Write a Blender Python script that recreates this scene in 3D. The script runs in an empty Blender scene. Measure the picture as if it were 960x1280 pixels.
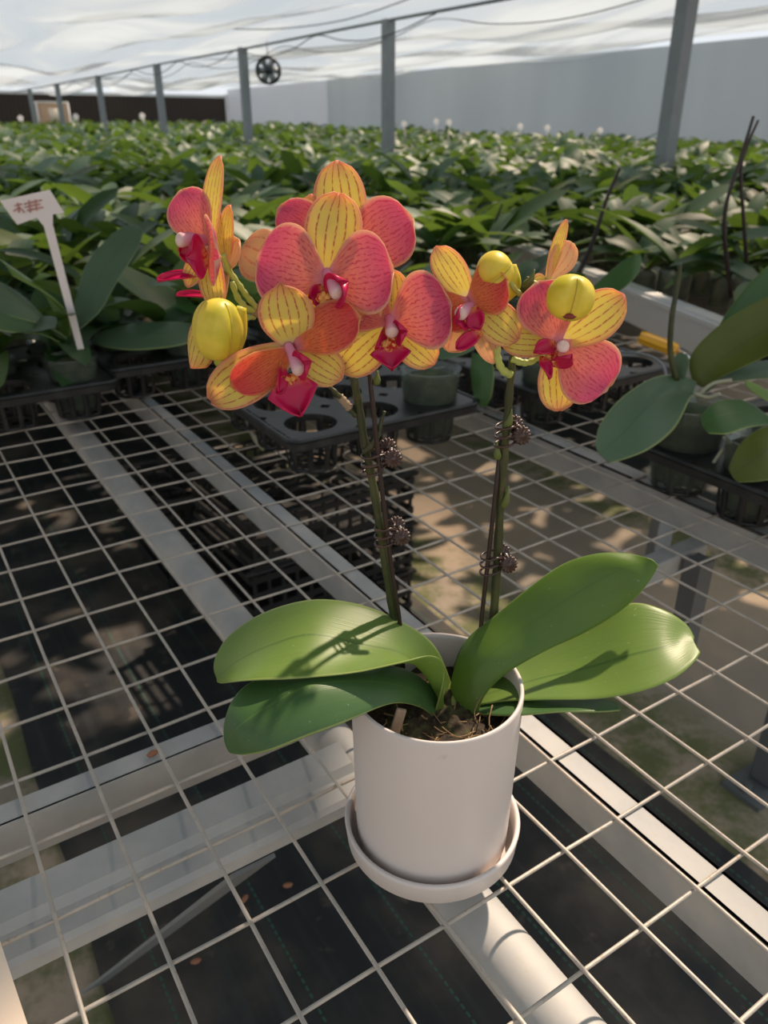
import bpy, bmesh, math, random
import numpy as np
from mathutils import Vector, Matrix, noise as mnoise
random.seed(7)
D = bpy.data; SC = bpy.context.scene; COL = SC.collection
PI = math.pi
# ------------------------------------------------------------------ camera
F_PX = 971.07; PITCH = 0.459385; YAW = 0.570706
CZ = 1.3; BZ = 0.8                      # camera height, height of the bench mesh
cam_d = D.cameras.new('camera'); cam = D.objects.new('camera', cam_d); COL.objects.link(cam)
cam.location = (0, 0, CZ); cam.rotation_euler = (PI/2 - PITCH, 0, 0)
cam_d.sensor_fit = 'VERTICAL'; cam_d.sensor_height = 36; cam_d.lens = 36*F_PX/1280
cam_d.clip_start = 0.02; cam_d.clip_end = 200
cam_d.dof.use_dof = True; cam_d.dof.focus_distance = 0.475; cam_d.dof.aperture_fstop = 11.5
SC.camera = cam
SC.view_settings.view_transform = 'Standard'; SC.view_settings.look = 'None'
SC.view_settings.gamma = 1; SC.view_settings.use_curve_mapping = False
SC.view_settings.exposure = 0.22
# ------------------------------------------------------------------ sky and sun
W = D.worlds.new('sky'); SC.world = W; W.use_nodes = True
wn = W.node_tree; wn.nodes.clear()
def wnode(t): return wn.nodes.new(t)
tc = wnode('ShaderNodeTexCoord'); sep = wnode('ShaderNodeSeparateXYZ'); rmp = wnode('ShaderNodeValToRGB')
bg = wnode('ShaderNodeBackground'); wo = wnode('ShaderNodeOutputWorld')
wn.links.new(tc.outputs['Generated'], sep.inputs[0]); wn.links.new(sep.outputs[2], rmp.inputs[0])
rmp.color_ramp.elements[0].position = 0.0; rmp.color_ramp.elements[0].color = (0.86, 0.90, 0.94, 1)
rmp.color_ramp.elements[1].position = 0.7; rmp.color_ramp.elements[1].color = (0.72, 0.83, 0.95, 1)
wn.links.new(rmp.outputs[0], bg.inputs[0]); bg.inputs[1].default_value = 0.86
wn.links.new(bg.outputs[0], wo.inputs[0])
SUN_DIR = Vector((-0.42, -0.60, -0.98)).normalized()      # the way the light travels
sd = D.lights.new('sun', 'SUN'); sd.energy = 9.0; sd.color = (1.0, 0.78, 0.59); sd.angle = math.radians(1.6)
sun = D.objects.new('sun', sd); COL.objects.link(sun); sun.location = (3, 4, 8)
sun.rotation_euler = SUN_DIR.to_track_quat('-Z', 'Y').to_euler()

# ------------------------------------------------------------------ geometry helpers
cp, sp = math.cos(PITCH), math.sin(PITCH)
def ray(px, py):
    a = (px-480)/F_PX; b = (640-py)/F_PX
    return Vector((a, cp+b*sp, -sp+b*cp))
def at(px, py, Y):                     # the point seen at a pixel, at world distance Y
    d = ray(px, py); return Vector((0, 0, CZ)) + d*(Y/d.y)
def onz(px, py, z):
    d = ray(px, py); return Vector((0, 0, CZ)) + d*((z-CZ)/d.z)
UB = Vector((math.cos(YAW), math.sin(YAW), 0)); UA = Vector((-math.sin(YAW), math.cos(YAW), 0))
def G(u, v, z): return UB*u + UA*v + Vector((0, 0, z))     # bench frame -> world
def Y_of(px, py, z): return onz(px, py, z).y

class MB:
    def __init__(s): s.v = []; s.f = []; s.uv = []
    def add(s, vs, fs, uvs=None):
        o = len(s.v); s.v += [tuple(p) for p in vs]; s.f += [tuple(i+o for i in f) for f in fs]
        s.uv += (uvs if uvs else [(0, 0)]*len(vs))
    def build(s, name, m=None, parent=None, smooth=True):
        me = D.meshes.new(name); me.from_pydata(s.v, [], s.f); me.update()
        if any(u != (0, 0) for u in s.uv):
            l = me.uv_layers.new(name='UVMap'); 
            idx = np.empty(len(me.loops), dtype=np.int32); me.loops.foreach_get('vertex_index', idx)
            l.data.foreach_set('uv', np.array(s.uv, dtype=np.float32)[idx].ravel())
        if smooth: me.polygons.foreach_set('use_smooth', [True]*len(me.polygons))
        if m: me.materials.append(m)
        o = D.objects.new(name, me); COL.objects.link(o)
        if parent: o.parent = parent
        return o
def frame(t, hint=Vector((0, 0, 1))):
    t = t.normalized()
    if abs(t.dot(hint)) > .95: hint = Vector((1, 0, 0))
    a = t.cross(hint).normalized(); b = a.cross(t).normalized(); return a, b
def tube(mb, pts, r, n=10, cap=True, closed=False):
    pts = [Vector(p) for p in pts]; N = len(pts)
    rs = r if isinstance(r, (list, tuple)) else [r]*N
    vs = []; fs = []; a_prev = None
    for i, p in enumerate(pts):
        if closed: t = pts[(i+1) % N]-pts[i-1]
        else: t = pts[min(i+1, N-1)]-pts[max(i-1, 0)]
        if a_prev is None: a, b = frame(t)
        else:
            t = t.normalized(); a = (a_prev - t*a_prev.dot(t)).normalized(); b = a.cross(t)
            b = t.cross(a)*-1
        a_prev = a
        for k in range(n):
            c = 2*PI*k/n; vs.append(p + a*math.cos(c)*rs[i] + b*math.sin(c)*rs[i])
    for i in range(N if closed else N-1):
        j = (i+1) % N
        for k in range(n): fs.append((i*n+k, i*n+(k+1) % n, j*n+(k+1) % n, j*n+k))
    if cap and not closed: fs.append(tuple(range(n))[::-1]); fs.append(tuple((N-1)*n+k for k in range(n)))
    mb.add(vs, fs)
def catmull(P, n=6):
    P = [Vector(p) for p in P]; out = []
    for i in range(len(P)-1):
        p0 = P[max(i-1, 0)]; p1 = P[i]; p2 = P[i+1]; p3 = P[min(i+2, len(P)-1)]
        for k in range(n):
            t = k/n
            out.append(.5*((2*p1)+(p2-p0)*t+(2*p0-5*p1+4*p2-p3)*t*t+(3*p1-p0-3*p2+p3)*t**3))
    out.append(P[-1]); return out
def lathe(mb, prof, c=(0, 0, 0), n=48, wob=None):
    c = Vector(c); vs = []; fs = []
    for i, (r, z) in enumerate(prof):
        for k in range(n):
            a = 2*PI*k/n; vs.append(c+Vector((r*math.cos(a), r*math.sin(a), z)))
    for i in range(len(prof)-1):
        for k in range(n): fs.append((i*n+k, i*n+(k+1) % n, (i+1)*n+(k+1) % n, (i+1)*n+k))
    mb.add(vs, fs)
def boxuv(mb, u0, u1, v0, v1, z0, z1):          # box in the bench frame
    P = [G(u, v, z) for z in (z0, z1) for v in (v0, v1) for u in (u0, u1)]
    mb.add(P, [(0, 2, 3, 1), (4, 5, 7, 6), (0, 1, 5, 4), (2, 6, 7, 3), (0, 4, 6, 2), (1, 3, 7, 5)])
def obox(mb, c, ax, ay, az, sx, sy, sz):         # oriented box
    c = Vector(c); P = [c+ax*sx*i+ay*sy*j+az*sz*k for k in (-.5, .5) for j in (-.5, .5) for i in (-.5, .5)]
    mb.add(P, [(0, 2, 3, 1), (4, 5, 7, 6), (0, 1, 5, 4), (2, 6, 7, 3), (0, 4, 6, 2), (1, 3, 7, 5)])
def bevel(o, w=.002, seg=2):
    m = o.modifiers.new('bevel', 'BEVEL'); m.width = w; m.segments = seg; m.limit_method = 'ANGLE'; return o
def thing(name, label, cat, loc=(0, 0, 0), rotz=0, group=None):
    o = D.objects.new(name, None); COL.objects.link(o); o.location = loc; o.rotation_euler = (0, 0, rotz)
    o.empty_display_size = .05
    o['label'] = label; o['category'] = cat
    if group: o['group'] = group
    return o
def tag(o, label, cat, group=None):
    o['label'] = label; o['category'] = cat
    if group: o['group'] = group
    return o
def struct(o, label=None):
    o['kind'] = 'structure'
    if label: o['label'] = label
    return o
def dup(root, loc, rot, scale=1, label=None, group=None, deep=True):
    r = root.copy(); COL.objects.link(r); r.location = loc; r.rotation_euler = rot; r.scale = (scale,)*3
    if label: r['label'] = label
    if group: r['group'] = group
    if deep:
        for ch in list(root.children):
            c = ch.copy(); COL.objects.link(c); c.parent = r
            for g in list(ch.children):
                d = g.copy(); COL.objects.link(d); d.parent = c
    return r
def setpiv(o, loc):                               # move a top-level mesh's origin to its base
    loc = Vector(loc); o.data.transform(Matrix.Translation(-loc)); o.location = loc; return o

# ------------------------------------------------------------------ materials
class NT:
    def __init__(s, name):
        s.m = D.materials.new(name); s.m.use_nodes = True; s.t = s.m.node_tree; s.t.nodes.clear()
        s.out = s.t.nodes.new('ShaderNodeOutputMaterial')
    def n(s, t, **kw):
        x = s.t.nodes.new(t)
        for k, v in kw.items(): setattr(x, k, v)
        return x
    def l(s, a, b): s.t.links.new(a, b)
    def set(s, inp, v):
        if isinstance(v, bpy.types.NodeSocket): s.l(v, inp)
        elif isinstance(v, (tuple, list)) and len(v) == 3 and inp.type == 'RGBA': inp.default_value = (*v, 1)
        else: inp.default_value = v
    def math(s, op, a, b=0.0, c=None, clamp=False):
        x = s.n('ShaderNodeMath', operation=op, use_clamp=clamp); s.set(x.inputs[0], a); s.set(x.inputs[1], b)
        if c is not None: s.set(x.inputs[2], c)
        return x.outputs[0]
    def mix(s, f, a, b):
        x = s.n('ShaderNodeMix', data_type='RGBA'); s.set(x.inputs[0], f); s.set(x.inputs[6], a); s.set(x.inputs[7], b); return x.outputs[2]
    def noise(s, scale, detail=3, vec=None, rough=.55, dist=0):
        x = s.n('ShaderNodeTexNoise'); x.inputs['Scale'].default_value = scale; x.inputs['Detail'].default_value = detail
        x.inputs['Roughness'].default_value = rough; x.inputs['Distortion'].default_value = dist
        s.l(vec if vec is not None else s.pos(), x.inputs['Vector']); return x.outputs['Fac']
    def pos(s): return s.n('ShaderNodeNewGeometry').outputs['Position']
    def obj(s): return s.n('ShaderNodeTexCoord').outputs['Object']
    def uv(s): return s.n('ShaderNodeTexCoord').outputs['UV']
    def sepx(s, v):
        x = s.n('ShaderNodeSeparateXYZ'); s.l(v, x.inputs[0]); return x.outputs
    def comb(s, x, y, z=0.0):
        c = s.n('ShaderNodeCombineXYZ'); s.set(c.inputs[0], x); s.set(c.inputs[1], y); s.set(c.inputs[2], z); return c.outputs[0]
    def ramp(s, f, stops):
        x = s.n('ShaderNodeValToRGB'); s.l(f, x.inputs[0]); e = x.color_ramp.elements
        while len(e) < len(stops): e.new(.5)
        for k, (p, c) in enumerate(stops):
            e[k].position = p; e[k].color = (*c, 1) if len(c) == 3 else c
        return x.outputs[0]
    def step(s, f, a, b):
        x = s.n('ShaderNodeMapRange'); x.interpolation_type = 'SMOOTHSTEP'; s.l(f, x.inputs[0])
        x.inputs[1].default_value = a; x.inputs[2].default_value = b; return x.outputs[0]
    def bsdf(s, col, rough=.5, metal=0.0, spec=.5, bump=None, bs=.2, bd=.002, trans=0.0, tcol=None, coat=0, sss=0):
        b = s.n('ShaderNodeBsdfPrincipled'); s.set(b.inputs['Base Color'], col); s.set(b.inputs['Roughness'], rough)
        s.set(b.inputs['Metallic'], metal); s.set(b.inputs['Specular IOR Level'], spec)
        b.inputs['Coat Weight'].default_value = coat
        nrm = None
        if bump is not None:
            bp = s.n('ShaderNodeBump'); bp.inputs['Strength'].default_value = bs; bp.inputs['Distance'].default_value = bd
            s.l(bump, bp.inputs['Height']); nrm = bp.outputs[0]; s.l(nrm, b.inputs['Normal'])
        o = b.outputs[0]
        if trans:
            t = s.n('ShaderNodeBsdfTranslucent'); s.set(t.inputs[0], tcol if tcol is not None else col)
            if nrm: s.l(nrm, t.inputs['Normal'])
            mx = s.n('ShaderNodeMixShader'); mx.inputs[0].default_value = trans; s.l(o, mx.inputs[1]); s.l(t.outputs[0], mx.inputs[2]); o = mx.outputs[0]
        s.l(o, s.out.inputs[0]); return s.m
def simple(name, col, rough=.5, metal=0.0, nscale=0, namt=.2, bump=0, spec=.5, trans=0):
    t = NT(name)
    if nscale:
        n = t.noise(nscale, 4, t.obj()); c = t.mix(n, tuple(x*(1-namt) for x in col), tuple(min(1, x*(1+namt)) for x in col))
    else: c = col; n = None
    return t.bsdf(c, rough, metal, spec, bump=n if bump and nscale else None, bs=bump, trans=trans)

M = {}
# galvanised steel with spangle and dust
t = NT('galvanised_steel'); v = t.n('ShaderNodeTexVoronoi'); v.inputs['Scale'].default_value = 70; t.l(t.pos(), v.inputs['Vector'])
n1 = t.noise(14, 5); n2 = t.noise(160, 3)
c = t.mix(t.step(n1, .35, .7), (.36, .37, .37), (.50, .49, .46)); c = t.mix(t.math('MULTIPLY', v.outputs['Distance'], .5), c, (.42, .44, .45))
c = t.mix(t.math('MULTIPLY', t.step(n2, .62, .75), .35), c, (.50, .38, .26))
M['galv'] = t.bsdf(c, t.math('ADD', .52, t.math('MULTIPLY', n1, .25)), .12, bump=n2, bs=.15, bd=.001)
t = NT('wire_zinc'); n1 = t.noise(260, 3); n2 = t.noise(30, 3)
c = t.mix(t.step(n2, .4, .65), (.44, .41, .365), (.55, .49, .42)); c = t.mix(t.step(n1, .6, .72), c, (.42, .33, .24))
M['wire'] = t.bsdf(c, .5, .15, bump=n1, bs=.5, bd=.001)
# ceramic
t = NT('matte_white_ceramic'); n1 = t.noise(9, 3, t.obj()); n2 = t.noise(60, 4, t.obj())
c = t.mix(n1, (.66, .595, .56), (.72, .65, .615)); c = t.mix(t.math('MULTIPLY', t.step(n2, .70, .76), .35), c, (.45, .40, .35))
M['ceramic'] = t.bsdf(c, .42, 0, bump=t.noise(25, 2, t.obj()), bs=.04)
# hero leaves
def leafmat(name, dark, mid, vein, rough=.38, trans=.22, tcol=(.35, .55, .08)):
    t = NT(name); x, y, _ = t.sepx(t.uv()); ob = t.pos()
    n = t.noise(22, 3); st = t.n('ShaderNodeTexNoise'); st.inputs['Scale'].default_value = 1; st.inputs['Detail'].default_value = 3
    t.l(t.comb(t.math('MULTIPLY', x, 60), t.math('MULTIPLY', y, 4)), st.inputs['Vector'])
    c = t.mix(n, dark, mid); c = t.mix(t.math('MULTIPLY', st.outputs['Fac'], .35), c, tuple(q*1.25 for q in mid))
    m = t.math('ABSOLUTE', t.math('SUBTRACT', x, .5)); ml = t.math('SUBTRACT', 1.0, t.step(m, .004, .022))
    c = t.mix(t.math('MULTIPLY', ml, .55), c, vein)
    e = t.step(m, .475, .5); c = t.mix(t.math('MULTIPLY', e, .6), c, (.42, .50, .16))
    sp = t.noise(420, 1); c = t.mix(t.math('MULTIPLY', t.step(sp, .74, .80), .25), c, (.7, .75, .6))
    return t.bsdf(c, rough, 0, .4, bump=st.outputs['Fac'], bs=.12, bd=.001, trans=trans, tcol=tcol)
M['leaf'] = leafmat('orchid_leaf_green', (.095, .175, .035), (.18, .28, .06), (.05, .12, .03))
M['leaf3'] = leafmat('orchid_leaf_backlit_underside', (.065, .135, .022), (.12, .21, .035), (.08, .15, .03))  # underside green, with the shade from backlight put into the colour
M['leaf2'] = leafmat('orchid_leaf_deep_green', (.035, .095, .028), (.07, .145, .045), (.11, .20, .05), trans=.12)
M['leaf_grey'] = leafmat('orchid_leaf_dusty_green', (.06, .115, .06), (.105, .17, .10), (.05, .10, .05), rough=.45, trans=.12)
M['leaf_olive'] = leafmat('orchid_leaf_olive', (.06, .10, .02), (.14, .17, .03), (.10, .05, .03), trans=.3, tcol=(.35, .35, .05))
t = NT('foliage'); g = t.n('ShaderNodeNewGeometry'); x, y, _ = t.sepx(t.uv()); oi = t.n('ShaderNodeObjectInfo')
rnd = t.math('FRACT', t.math('ADD', g.outputs['Random Per Island'], oi.outputs['Random']))
c = t.ramp(rnd, [(0, (.012, .045, .014)), (.3, (.025, .075, .022)), (.55, (.065, .12, .06)), (.8, (.14, .20, .135)), (.93, (.06, .065, .02)), (1, (.07, .15, .03))])
m = t.math('ABSOLUTE', t.math('SUBTRACT', x, .5)); c = t.mix(t.math('MULTIPLY', t.math('SUBTRACT', 1.0, t.step(m, .01, .05)), .4), c, (.04, .09, .02))
M['foliage'] = t.bsdf(c, .5, 0, .35, trans=.2, tcol=(.25, .42, .05))
# petals
def petal(name, base, tint, vein, edge, root, nv, sepal):
    t = NT(name); x, y, _ = t.sepx(t.uv())
    nz = t.n('ShaderNodeTexNoise'); nz.inputs['Scale'].default_value = 1; nz.inputs['Detail'].default_value = 3
    t.l(t.comb(t.math('MULTIPLY', x, 7 if sepal else 11), t.math('MULTIPLY', y, 4 if sepal else 8)), nz.inputs['Vector'])
    wv = t.math('MULTIPLY', t.math('SUBTRACT', nz.outputs['Fac'], .5), .05 if sepal else .10)
    ph = t.math('MULTIPLY', t.math('ADD', x, wv), 2*PI*nv)
    s = t.math('SINE', ph); ln = t.step(s, .72 if sepal else .45, 1.0)
    n2 = t.n('ShaderNodeTexNoise'); n2.inputs['Scale'].default_value = 1; n2.inputs['Detail'].default_value = 4
    t.l(t.comb(t.math('MULTIPLY', x, 26), t.math('MULTIPLY', y, 18)), n2.inputs['Vector'])
    brk = t.step(n2.outputs['Fac'], .36, .55); ln = t.math('MULTIPLY', ln, brk)
    if sepal:
        ln = t.math('MULTIPLY', ln, t.step(y, .12, .35))
    m = t.math('ABSOLUTE', t.math('SUBTRACT', x, .5))
    if sepal: c = t.mix(t.math('MULTIPLY', t.math('MAXIMUM', t.step(m, .30, .5), t.step(y, .72, 1.0)), .55), base, tint)
    else:
        c = t.mix(t.step(y, .25, .95), base, tint)
        c = t.mix(t.math('MULTIPLY', t.step(n2.outputs['Fac'], .4, .7), .2), c, vein)
    c = t.mix(t.math('MULTIPLY', ln, .85 if sepal else .8), c, vein)
    e = t.math('MAXIMUM', t.step(m, .43, .495), t.step(y, .93, .99)); c = t.mix(t.math('MULTIPLY', e, .75), c, edge)
    c = t.mix(t.math('SUBTRACT', 1.0, t.step(y, .02, .22)), c, root)
    return t.bsdf(c, .5, 0, .3, bump=nz.outputs['Fac'], bs=.3, bd=.001, trans=.55, tcol=t.mix(.22, c, (1, .80, .50)))
M['petal'] = petal('petal_pink_veined', (.86, .36, .28), (.78, .15, .33), (.58, .02, .14), (.94, .72, .45), (.86, .46, .62), 15, False)
M['petal_sunlit'] = petal('petal_sunlit_red_veined', (.86, .30, .10), (.80, .12, .12), (.58, .015, .05), (.92, .55, .25), (.85, .35, .45), 15, False)  # copy of the pink petal with sunlit orange-red put into its colour
M['sepal'] = petal('sepal_yellow_striped', (.90, .80, .22), (.88, .42, .28), (.52, .05, .10), (.88, .40, .32), (.90, .78, .68), 6, True)
M['sepal_pale'] = petal('sepal_pale_backside', (.88, .62, .36), (.85, .42, .34), (.75, .28, .24), (.90, .66, .40), (.85, .75, .35), 4, True)
t = NT('lip_magenta'); x, y, _ = t.sepx(t.uv()); n = t.noise(500, 2)
c = t.mix(t.step(y, .0, .35), (.88, .38, .08), (.62, .005, .09)); c = t.mix(t.math('MULTIPLY', t.step(n, .5, .6), t.math('SUBTRACT', 1.0, t.step(y, .15, .4))), c, (.6, .02, .03))
M['lip'] = t.bsdf(c, .35, 0, .5, trans=.25, tcol=c)
t = NT('lip_throat'); n = t.noise(420, 2); c = t.mix(t.step(n, .46, .56), (.90, .45, .12), (.62, .02, .02)); M['throat'] = t.bsdf(c, .4, trans=.2)
t = NT('column_pink'); x, y, _ = t.sepx(t.uv()); c = t.mix(t.step(y, .3, .85), (.80, .30, .48), (.90, .68, .62)); M['column'] = t.bsdf(c, .4, trans=.2, tcol=c)
t = NT('bud_yellow'); n = t.noise(60, 3, t.pos()); x, y, _ = t.sepx(t.uv())
c = t.mix(t.step(n, .35, .65), (.62, .60, .05), (.88, .74, .10)); c = t.mix(t.step(y, .75, 1.0), c, (.46, .56, .10)); M['bud'] = t.bsdf(c, .42, trans=.3, tcol=(.9, .7, .1))
M['seam'] = simple('bud_seam_ochre', (.50, .40, .06), .6)
M['crease'] = simple('bud_crease_maroon', (.22, .03, .02), .6)
M['pedicel'] = simple('pedicel_pale_green', (.50, .58, .16), .45, nscale=60, trans=.15)
t = NT('spike_green'); n = t.noise(40, 4); n2 = t.noise(300, 2); c = t.mix(t.step(n, .4, .65), (.028, .038, .010), (.06, .07, .018)); c = t.mix(t.math('MULTIPLY', t.step(n2, .55, .7), .5), c, (.10, .05, .03))
M['spike'] = t.bsdf(c, .5)
M['bract'] = simple('bract_light_green', (.11, .14, .03), .5, nscale=200)
M['node_brown'] = simple('node_brown', (.30, .22, .15), .7, nscale=300, bump=.4)
M['stake'] = simple('stake_dark_brown', (.022, .009, .007), .45, nscale=100)
M['clip'] = simple('clip_brown_plastic', (.045, .018, .012), .35, nscale=80, spec=.7)
M['clip_pin'] = simple('clip_spring_steel', (.7, .68, .66), .25, .9)
t = NT('potting_bark'); n = t.noise(120, 5); c = t.ramp(n, [(.3, (.012, .008, .004)), (.5, (.045, .028, .014)), (.6, (.05, .055, .016)), (.75, (.13, .09, .045))]); M['bark'] = t.bsdf(c, .85, bump=n, bs=1, bd=.004)
M['straw'] = simple('dry_moss_strand', (.26, .17, .08), .7, nscale=200)
M['root'] = simple('aerial_root', (.42, .42, .30), .6, nscale=100)
t = NT('black_tray_plastic'); n = t.noise(30, 4); c = t.mix(t.step(n, .4, .7), (.010, .011, .012), (.030, .030, .029)); M['tray'] = t.bsdf(c, .42)
M['crate'] = simple('black_crate_plastic', (.014, .014, .014), .5, nscale=20)
# clear pots show the dark moss inside
t = NT('clear_pot_film'); gl = t.n('ShaderNodeBsdfGlossy'); gl.inputs['Roughness'].default_value = .18; gl.inputs[0].default_value = (.8, .85, .85, 1)
tr = t.n('ShaderNodeBsdfTransparent'); tr.inputs[0].default_value = (.86, .90, .88, 1); df = t.n('ShaderNodeBsdfDiffuse'); df.inputs[0].default_value = (.55, .58, .54, 1)
m1 = t.n('ShaderNodeMixShader'); m1.inputs[0].default_value = .07; t.l(tr.outputs[0], m1.inputs[1]); t.l(df.outputs[0], m1.inputs[2])
m2 = t.n('ShaderNodeMixShader'); m2.inputs[0].default_value = .10; t.l(m1.outputs[0], m2.inputs[1]); t.l(gl.outputs[0], m2.inputs[2]); t.l(m2.outputs[0], t.out.inputs[0]); M['clear'] = t.m
t = NT('moss_rootball'); n = t.noise(45, 4); c = t.ramp(n, [(.3, (.012, .020, .008)), (.5, (.05, .075, .03)), (.7, (.14, .12, .06))]); M['moss'] = t.bsdf(c, .8, bump=n, bs=.6, bd=.004)
# floor
t = NT('concrete_floor'); n1 = t.noise(1.1, 5); n2 = t.noise(7, 5); n3 = t.noise(60, 4); ps = t.sepx(t.pos())
c = t.mix(t.step(n1, .38, .62), (.30, .255, .20), (.50, .38, .27)); c = t.mix(t.math('MULTIPLY', n2, .4), c, (.24, .20, .16))
uu = t.math('ADD', t.math('MULTIPLY', ps[0], UB.x), t.math('MULTIPLY', ps[1], UB.y))    # distance across the aisle
def band(c0, w): return t.math('SUBTRACT', 1.0, t.step(t.math('ABSOLUTE', t.math('SUBTRACT', uu, c0)), w*.3, w))
ms = t.math('MAXIMUM', t.math('MAXIMUM', band(1.28, .26), band(2.22, .20)), band(-.15, .5)); ms = t.math('MULTIPLY', ms, t.step(t.math('ADD', n2, t.math('MULTIPLY', n3, .25)), .48, .72))
c = t.mix(t.math('MULTIPLY', ms, .9), c, (.10, .12, .035)); c = t.mix(t.math('MULTIPLY', t.step(n3, .6, .8), .3), c, (.08, .07, .06))
M['concrete'] = t.bsdf(c, .85, bump=n3, bs=.3, bd=.003)
t = NT('black_weed_mat'); n1 = t.noise(3.2, 5); n2 = t.noise(14, 5); ps = t.sepx(t.pos())
uu = t.math('ADD', t.math('MULTIPLY', ps[0], UB.x), t.math('MULTIPLY', ps[1], UB.y)); vv = t.math('ADD', t.math('MULTIPLY', ps[0], UA.x), t.math('MULTIPLY', ps[1], UA.y))
c = t.mix(t.math('MULTIPLY', t.step(n1, .45, .72), .55), (.022, .024, .026), (.17, .14, .105)); c = t.mix(t.math('MULTIPLY', t.step(n2, .62, .72), .5), c, (.16, .13, .10))
stv = t.n('ShaderNodeTexNoise'); stv.inputs['Scale'].default_value = 1; t.l(t.comb(t.math('MULTIPLY', uu, 45), t.math('MULTIPLY', vv, 2)), stv.inputs['Vector'])
c = t.mix(t.math('MULTIPLY', t.step(stv.outputs['Fac'], .5, .75), .35), c, (.06, .065, .07))
fr = t.math('FRACT', t.math('MULTIPLY', t.math('SUBTRACT', uu, .03), 1/.20)); g1 = t.math('SUBTRACT', 1.0, t.step(t.math('ABSOLUTE', t.math('SUBTRACT', fr, .5)), .004, .012))
dash = t.step(t.math('SINE', t.math('MULTIPLY', vv, 420)), -.6, -.2); c = t.mix(t.math('MULTIPLY', t.math('MULTIPLY', g1, dash), .7), c, (.03, .16, .11))
w1 = t.math('SINE', t.math('MULTIPLY', uu, 1900)); M['mat'] = t.bsdf(c, .6, spec=.35, bump=t.math('ADD', stv.outputs['Fac'], t.math('MULTIPLY', w1, .1)), bs=.25, bd=.004)
# walls and ceiling
t = NT('grey_plastic_wall'); p = t.pos(); n = t.n('ShaderNodeTexNoise'); n.inputs['Scale'].default_value = 1
mp = t.n('ShaderNodeMapping'); mp.inputs['Scale'].default_value = (.7, .7, .12); t.l(p, mp.inputs[0]); t.l(mp.outputs[0], n.inputs['Vector'])
c = t.mix(t.step(n.outputs['Fac'], .3, .7), (.44, .47, .50), (.56, .59, .61)); M['wall_grey'] = t.bsdf(c, .5, bump=n.outputs['Fac'], bs=.5, bd=.1, trans=.35, tcol=(.55, .6, .64))
t = NT('white_plastic_wall'); n1 = t.noise(2, 3); c = t.mix(n1, (.54, .57, .60), (.64, .66, .69)); M['wall_white'] = t.bsdf(c, .5, trans=.4, tcol=(.62, .66, .72))
t = NT('brown_cooling_pad'); p = t.pos(); x = t.n('ShaderNodeTexWave'); x.inputs['Scale'].default_value = 3; x.inputs['Distortion'].default_value = .5; t.l(p, x.inputs['Vector'])
c = t.mix(x.outputs['Fac'], (.03, .02, .015), (.05, .036, .027)); M['pad'] = t.bsdf(c, .8)
t = NT('greenhouse_film'); pf = t.sepx(t.pos())
uu = t.math('ADD', t.math('MULTIPLY', pf[0], UB.x), t.math('MULTIPLY', pf[1], UB.y)); vv = t.math('ADD', t.math('MULTIPLY', pf[0], UA.x), t.math('MULTIPLY', pf[1], UA.y))
fn = t.noise(1.0, 3, t.comb(uu, t.math('MULTIPLY', vv, .22)), .5, 1.0); fn2 = t.noise(.45, 2, t.comb(uu, vv))
tr = t.n('ShaderNodeBsdfTransparent'); tr.inputs[0].default_value = (.93, .94, .95, 1)
tl = t.n('ShaderNodeBsdfTranslucent'); t.l(t.mix(t.step(fn, .35, .65), (.10, .125, .14), (.30, .345, .375)), tl.inputs[0])
df = t.n('ShaderNodeBsdfPrincipled'); df.inputs['Base Color'].default_value = (.50, .52, .53, 1); df.inputs['Roughness'].default_value = .25
m1 = t.n('ShaderNodeMixShader'); m1.inputs[0].default_value = .22; t.l(tl.outputs[0], m1.inputs[1]); t.l(df.outputs[0], m1.inputs[2])
m2 = t.n('ShaderNodeMixShader'); t.l(t.math('ADD', .34, t.math('MULTIPLY', t.step(fn, .40, .62), .42)), m2.inputs[0]); t.l(tr.outputs[0], m2.inputs[1]); t.l(m1.outputs[0], m2.inputs[2]); t.l(m2.outputs[0], t.out.inputs[0])
M['film'] = t.m
t = NT('sun_blocker'); tr = t.n('ShaderNodeBsdfTransparent'); tr.inputs[0].default_value = (1, 1, 1, 1); df = t.n('ShaderNodeBsdfDiffuse'); df.inputs[0].default_value = (.05, .05, .05, 1)  # dark see-through sheet for the sun blockers added above the roof
m1 = t.n('ShaderNodeMixShader'); m1.inputs[0].default_value = .80; t.l(tr.outputs[0], m1.inputs[1]); t.l(df.outputs[0], m1.inputs[2]); t.l(m1.outputs[0], t.out.inputs[0]); M['blocker'] = t.m
M['post'] = simple('post_galvanised', (.25, .27, .28), .5, .25, nscale=12)
M['legm'] = simple('dull_grey_steel', (.13, .14, .145), .5, .3, nscale=15)
M['rail'] = simple('bench_rail_aluminium', (.80, .80, .79), .4, .1, nscale=10, namt=.08)
M['tagw'] = simple('label_white_plastic', (.84, .76, .74), .4)
M['ink'] = simple('faded_red_ink', (.55, .25, .20), .6)
M['yellow'] = simple('yellow_handle_plastic', (.90, .45, .03), .35, nscale=40, namt=.08)
M['dark'] = simple('dark_metal', (.03, .03, .032), .4, .3)
M['box'] = simple('tan_box', (.62, .40, .26), .6, nscale=3)
M['white'] = simple('white_paint', (.75, .74, .72), .5)
M['wirepl'] = simple('hanging_cable_black', (.06, .065, .07), .5)
M['flowerw'] = simple('white_blossom', (.90, .86, .84), .5, trans=.3)
M['chip'] = simple('brown_chip', (.30, .13, .07), .8, nscale=50)
M['card'] = simple('cream_card', (.92, .76, .60), .6)
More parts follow.
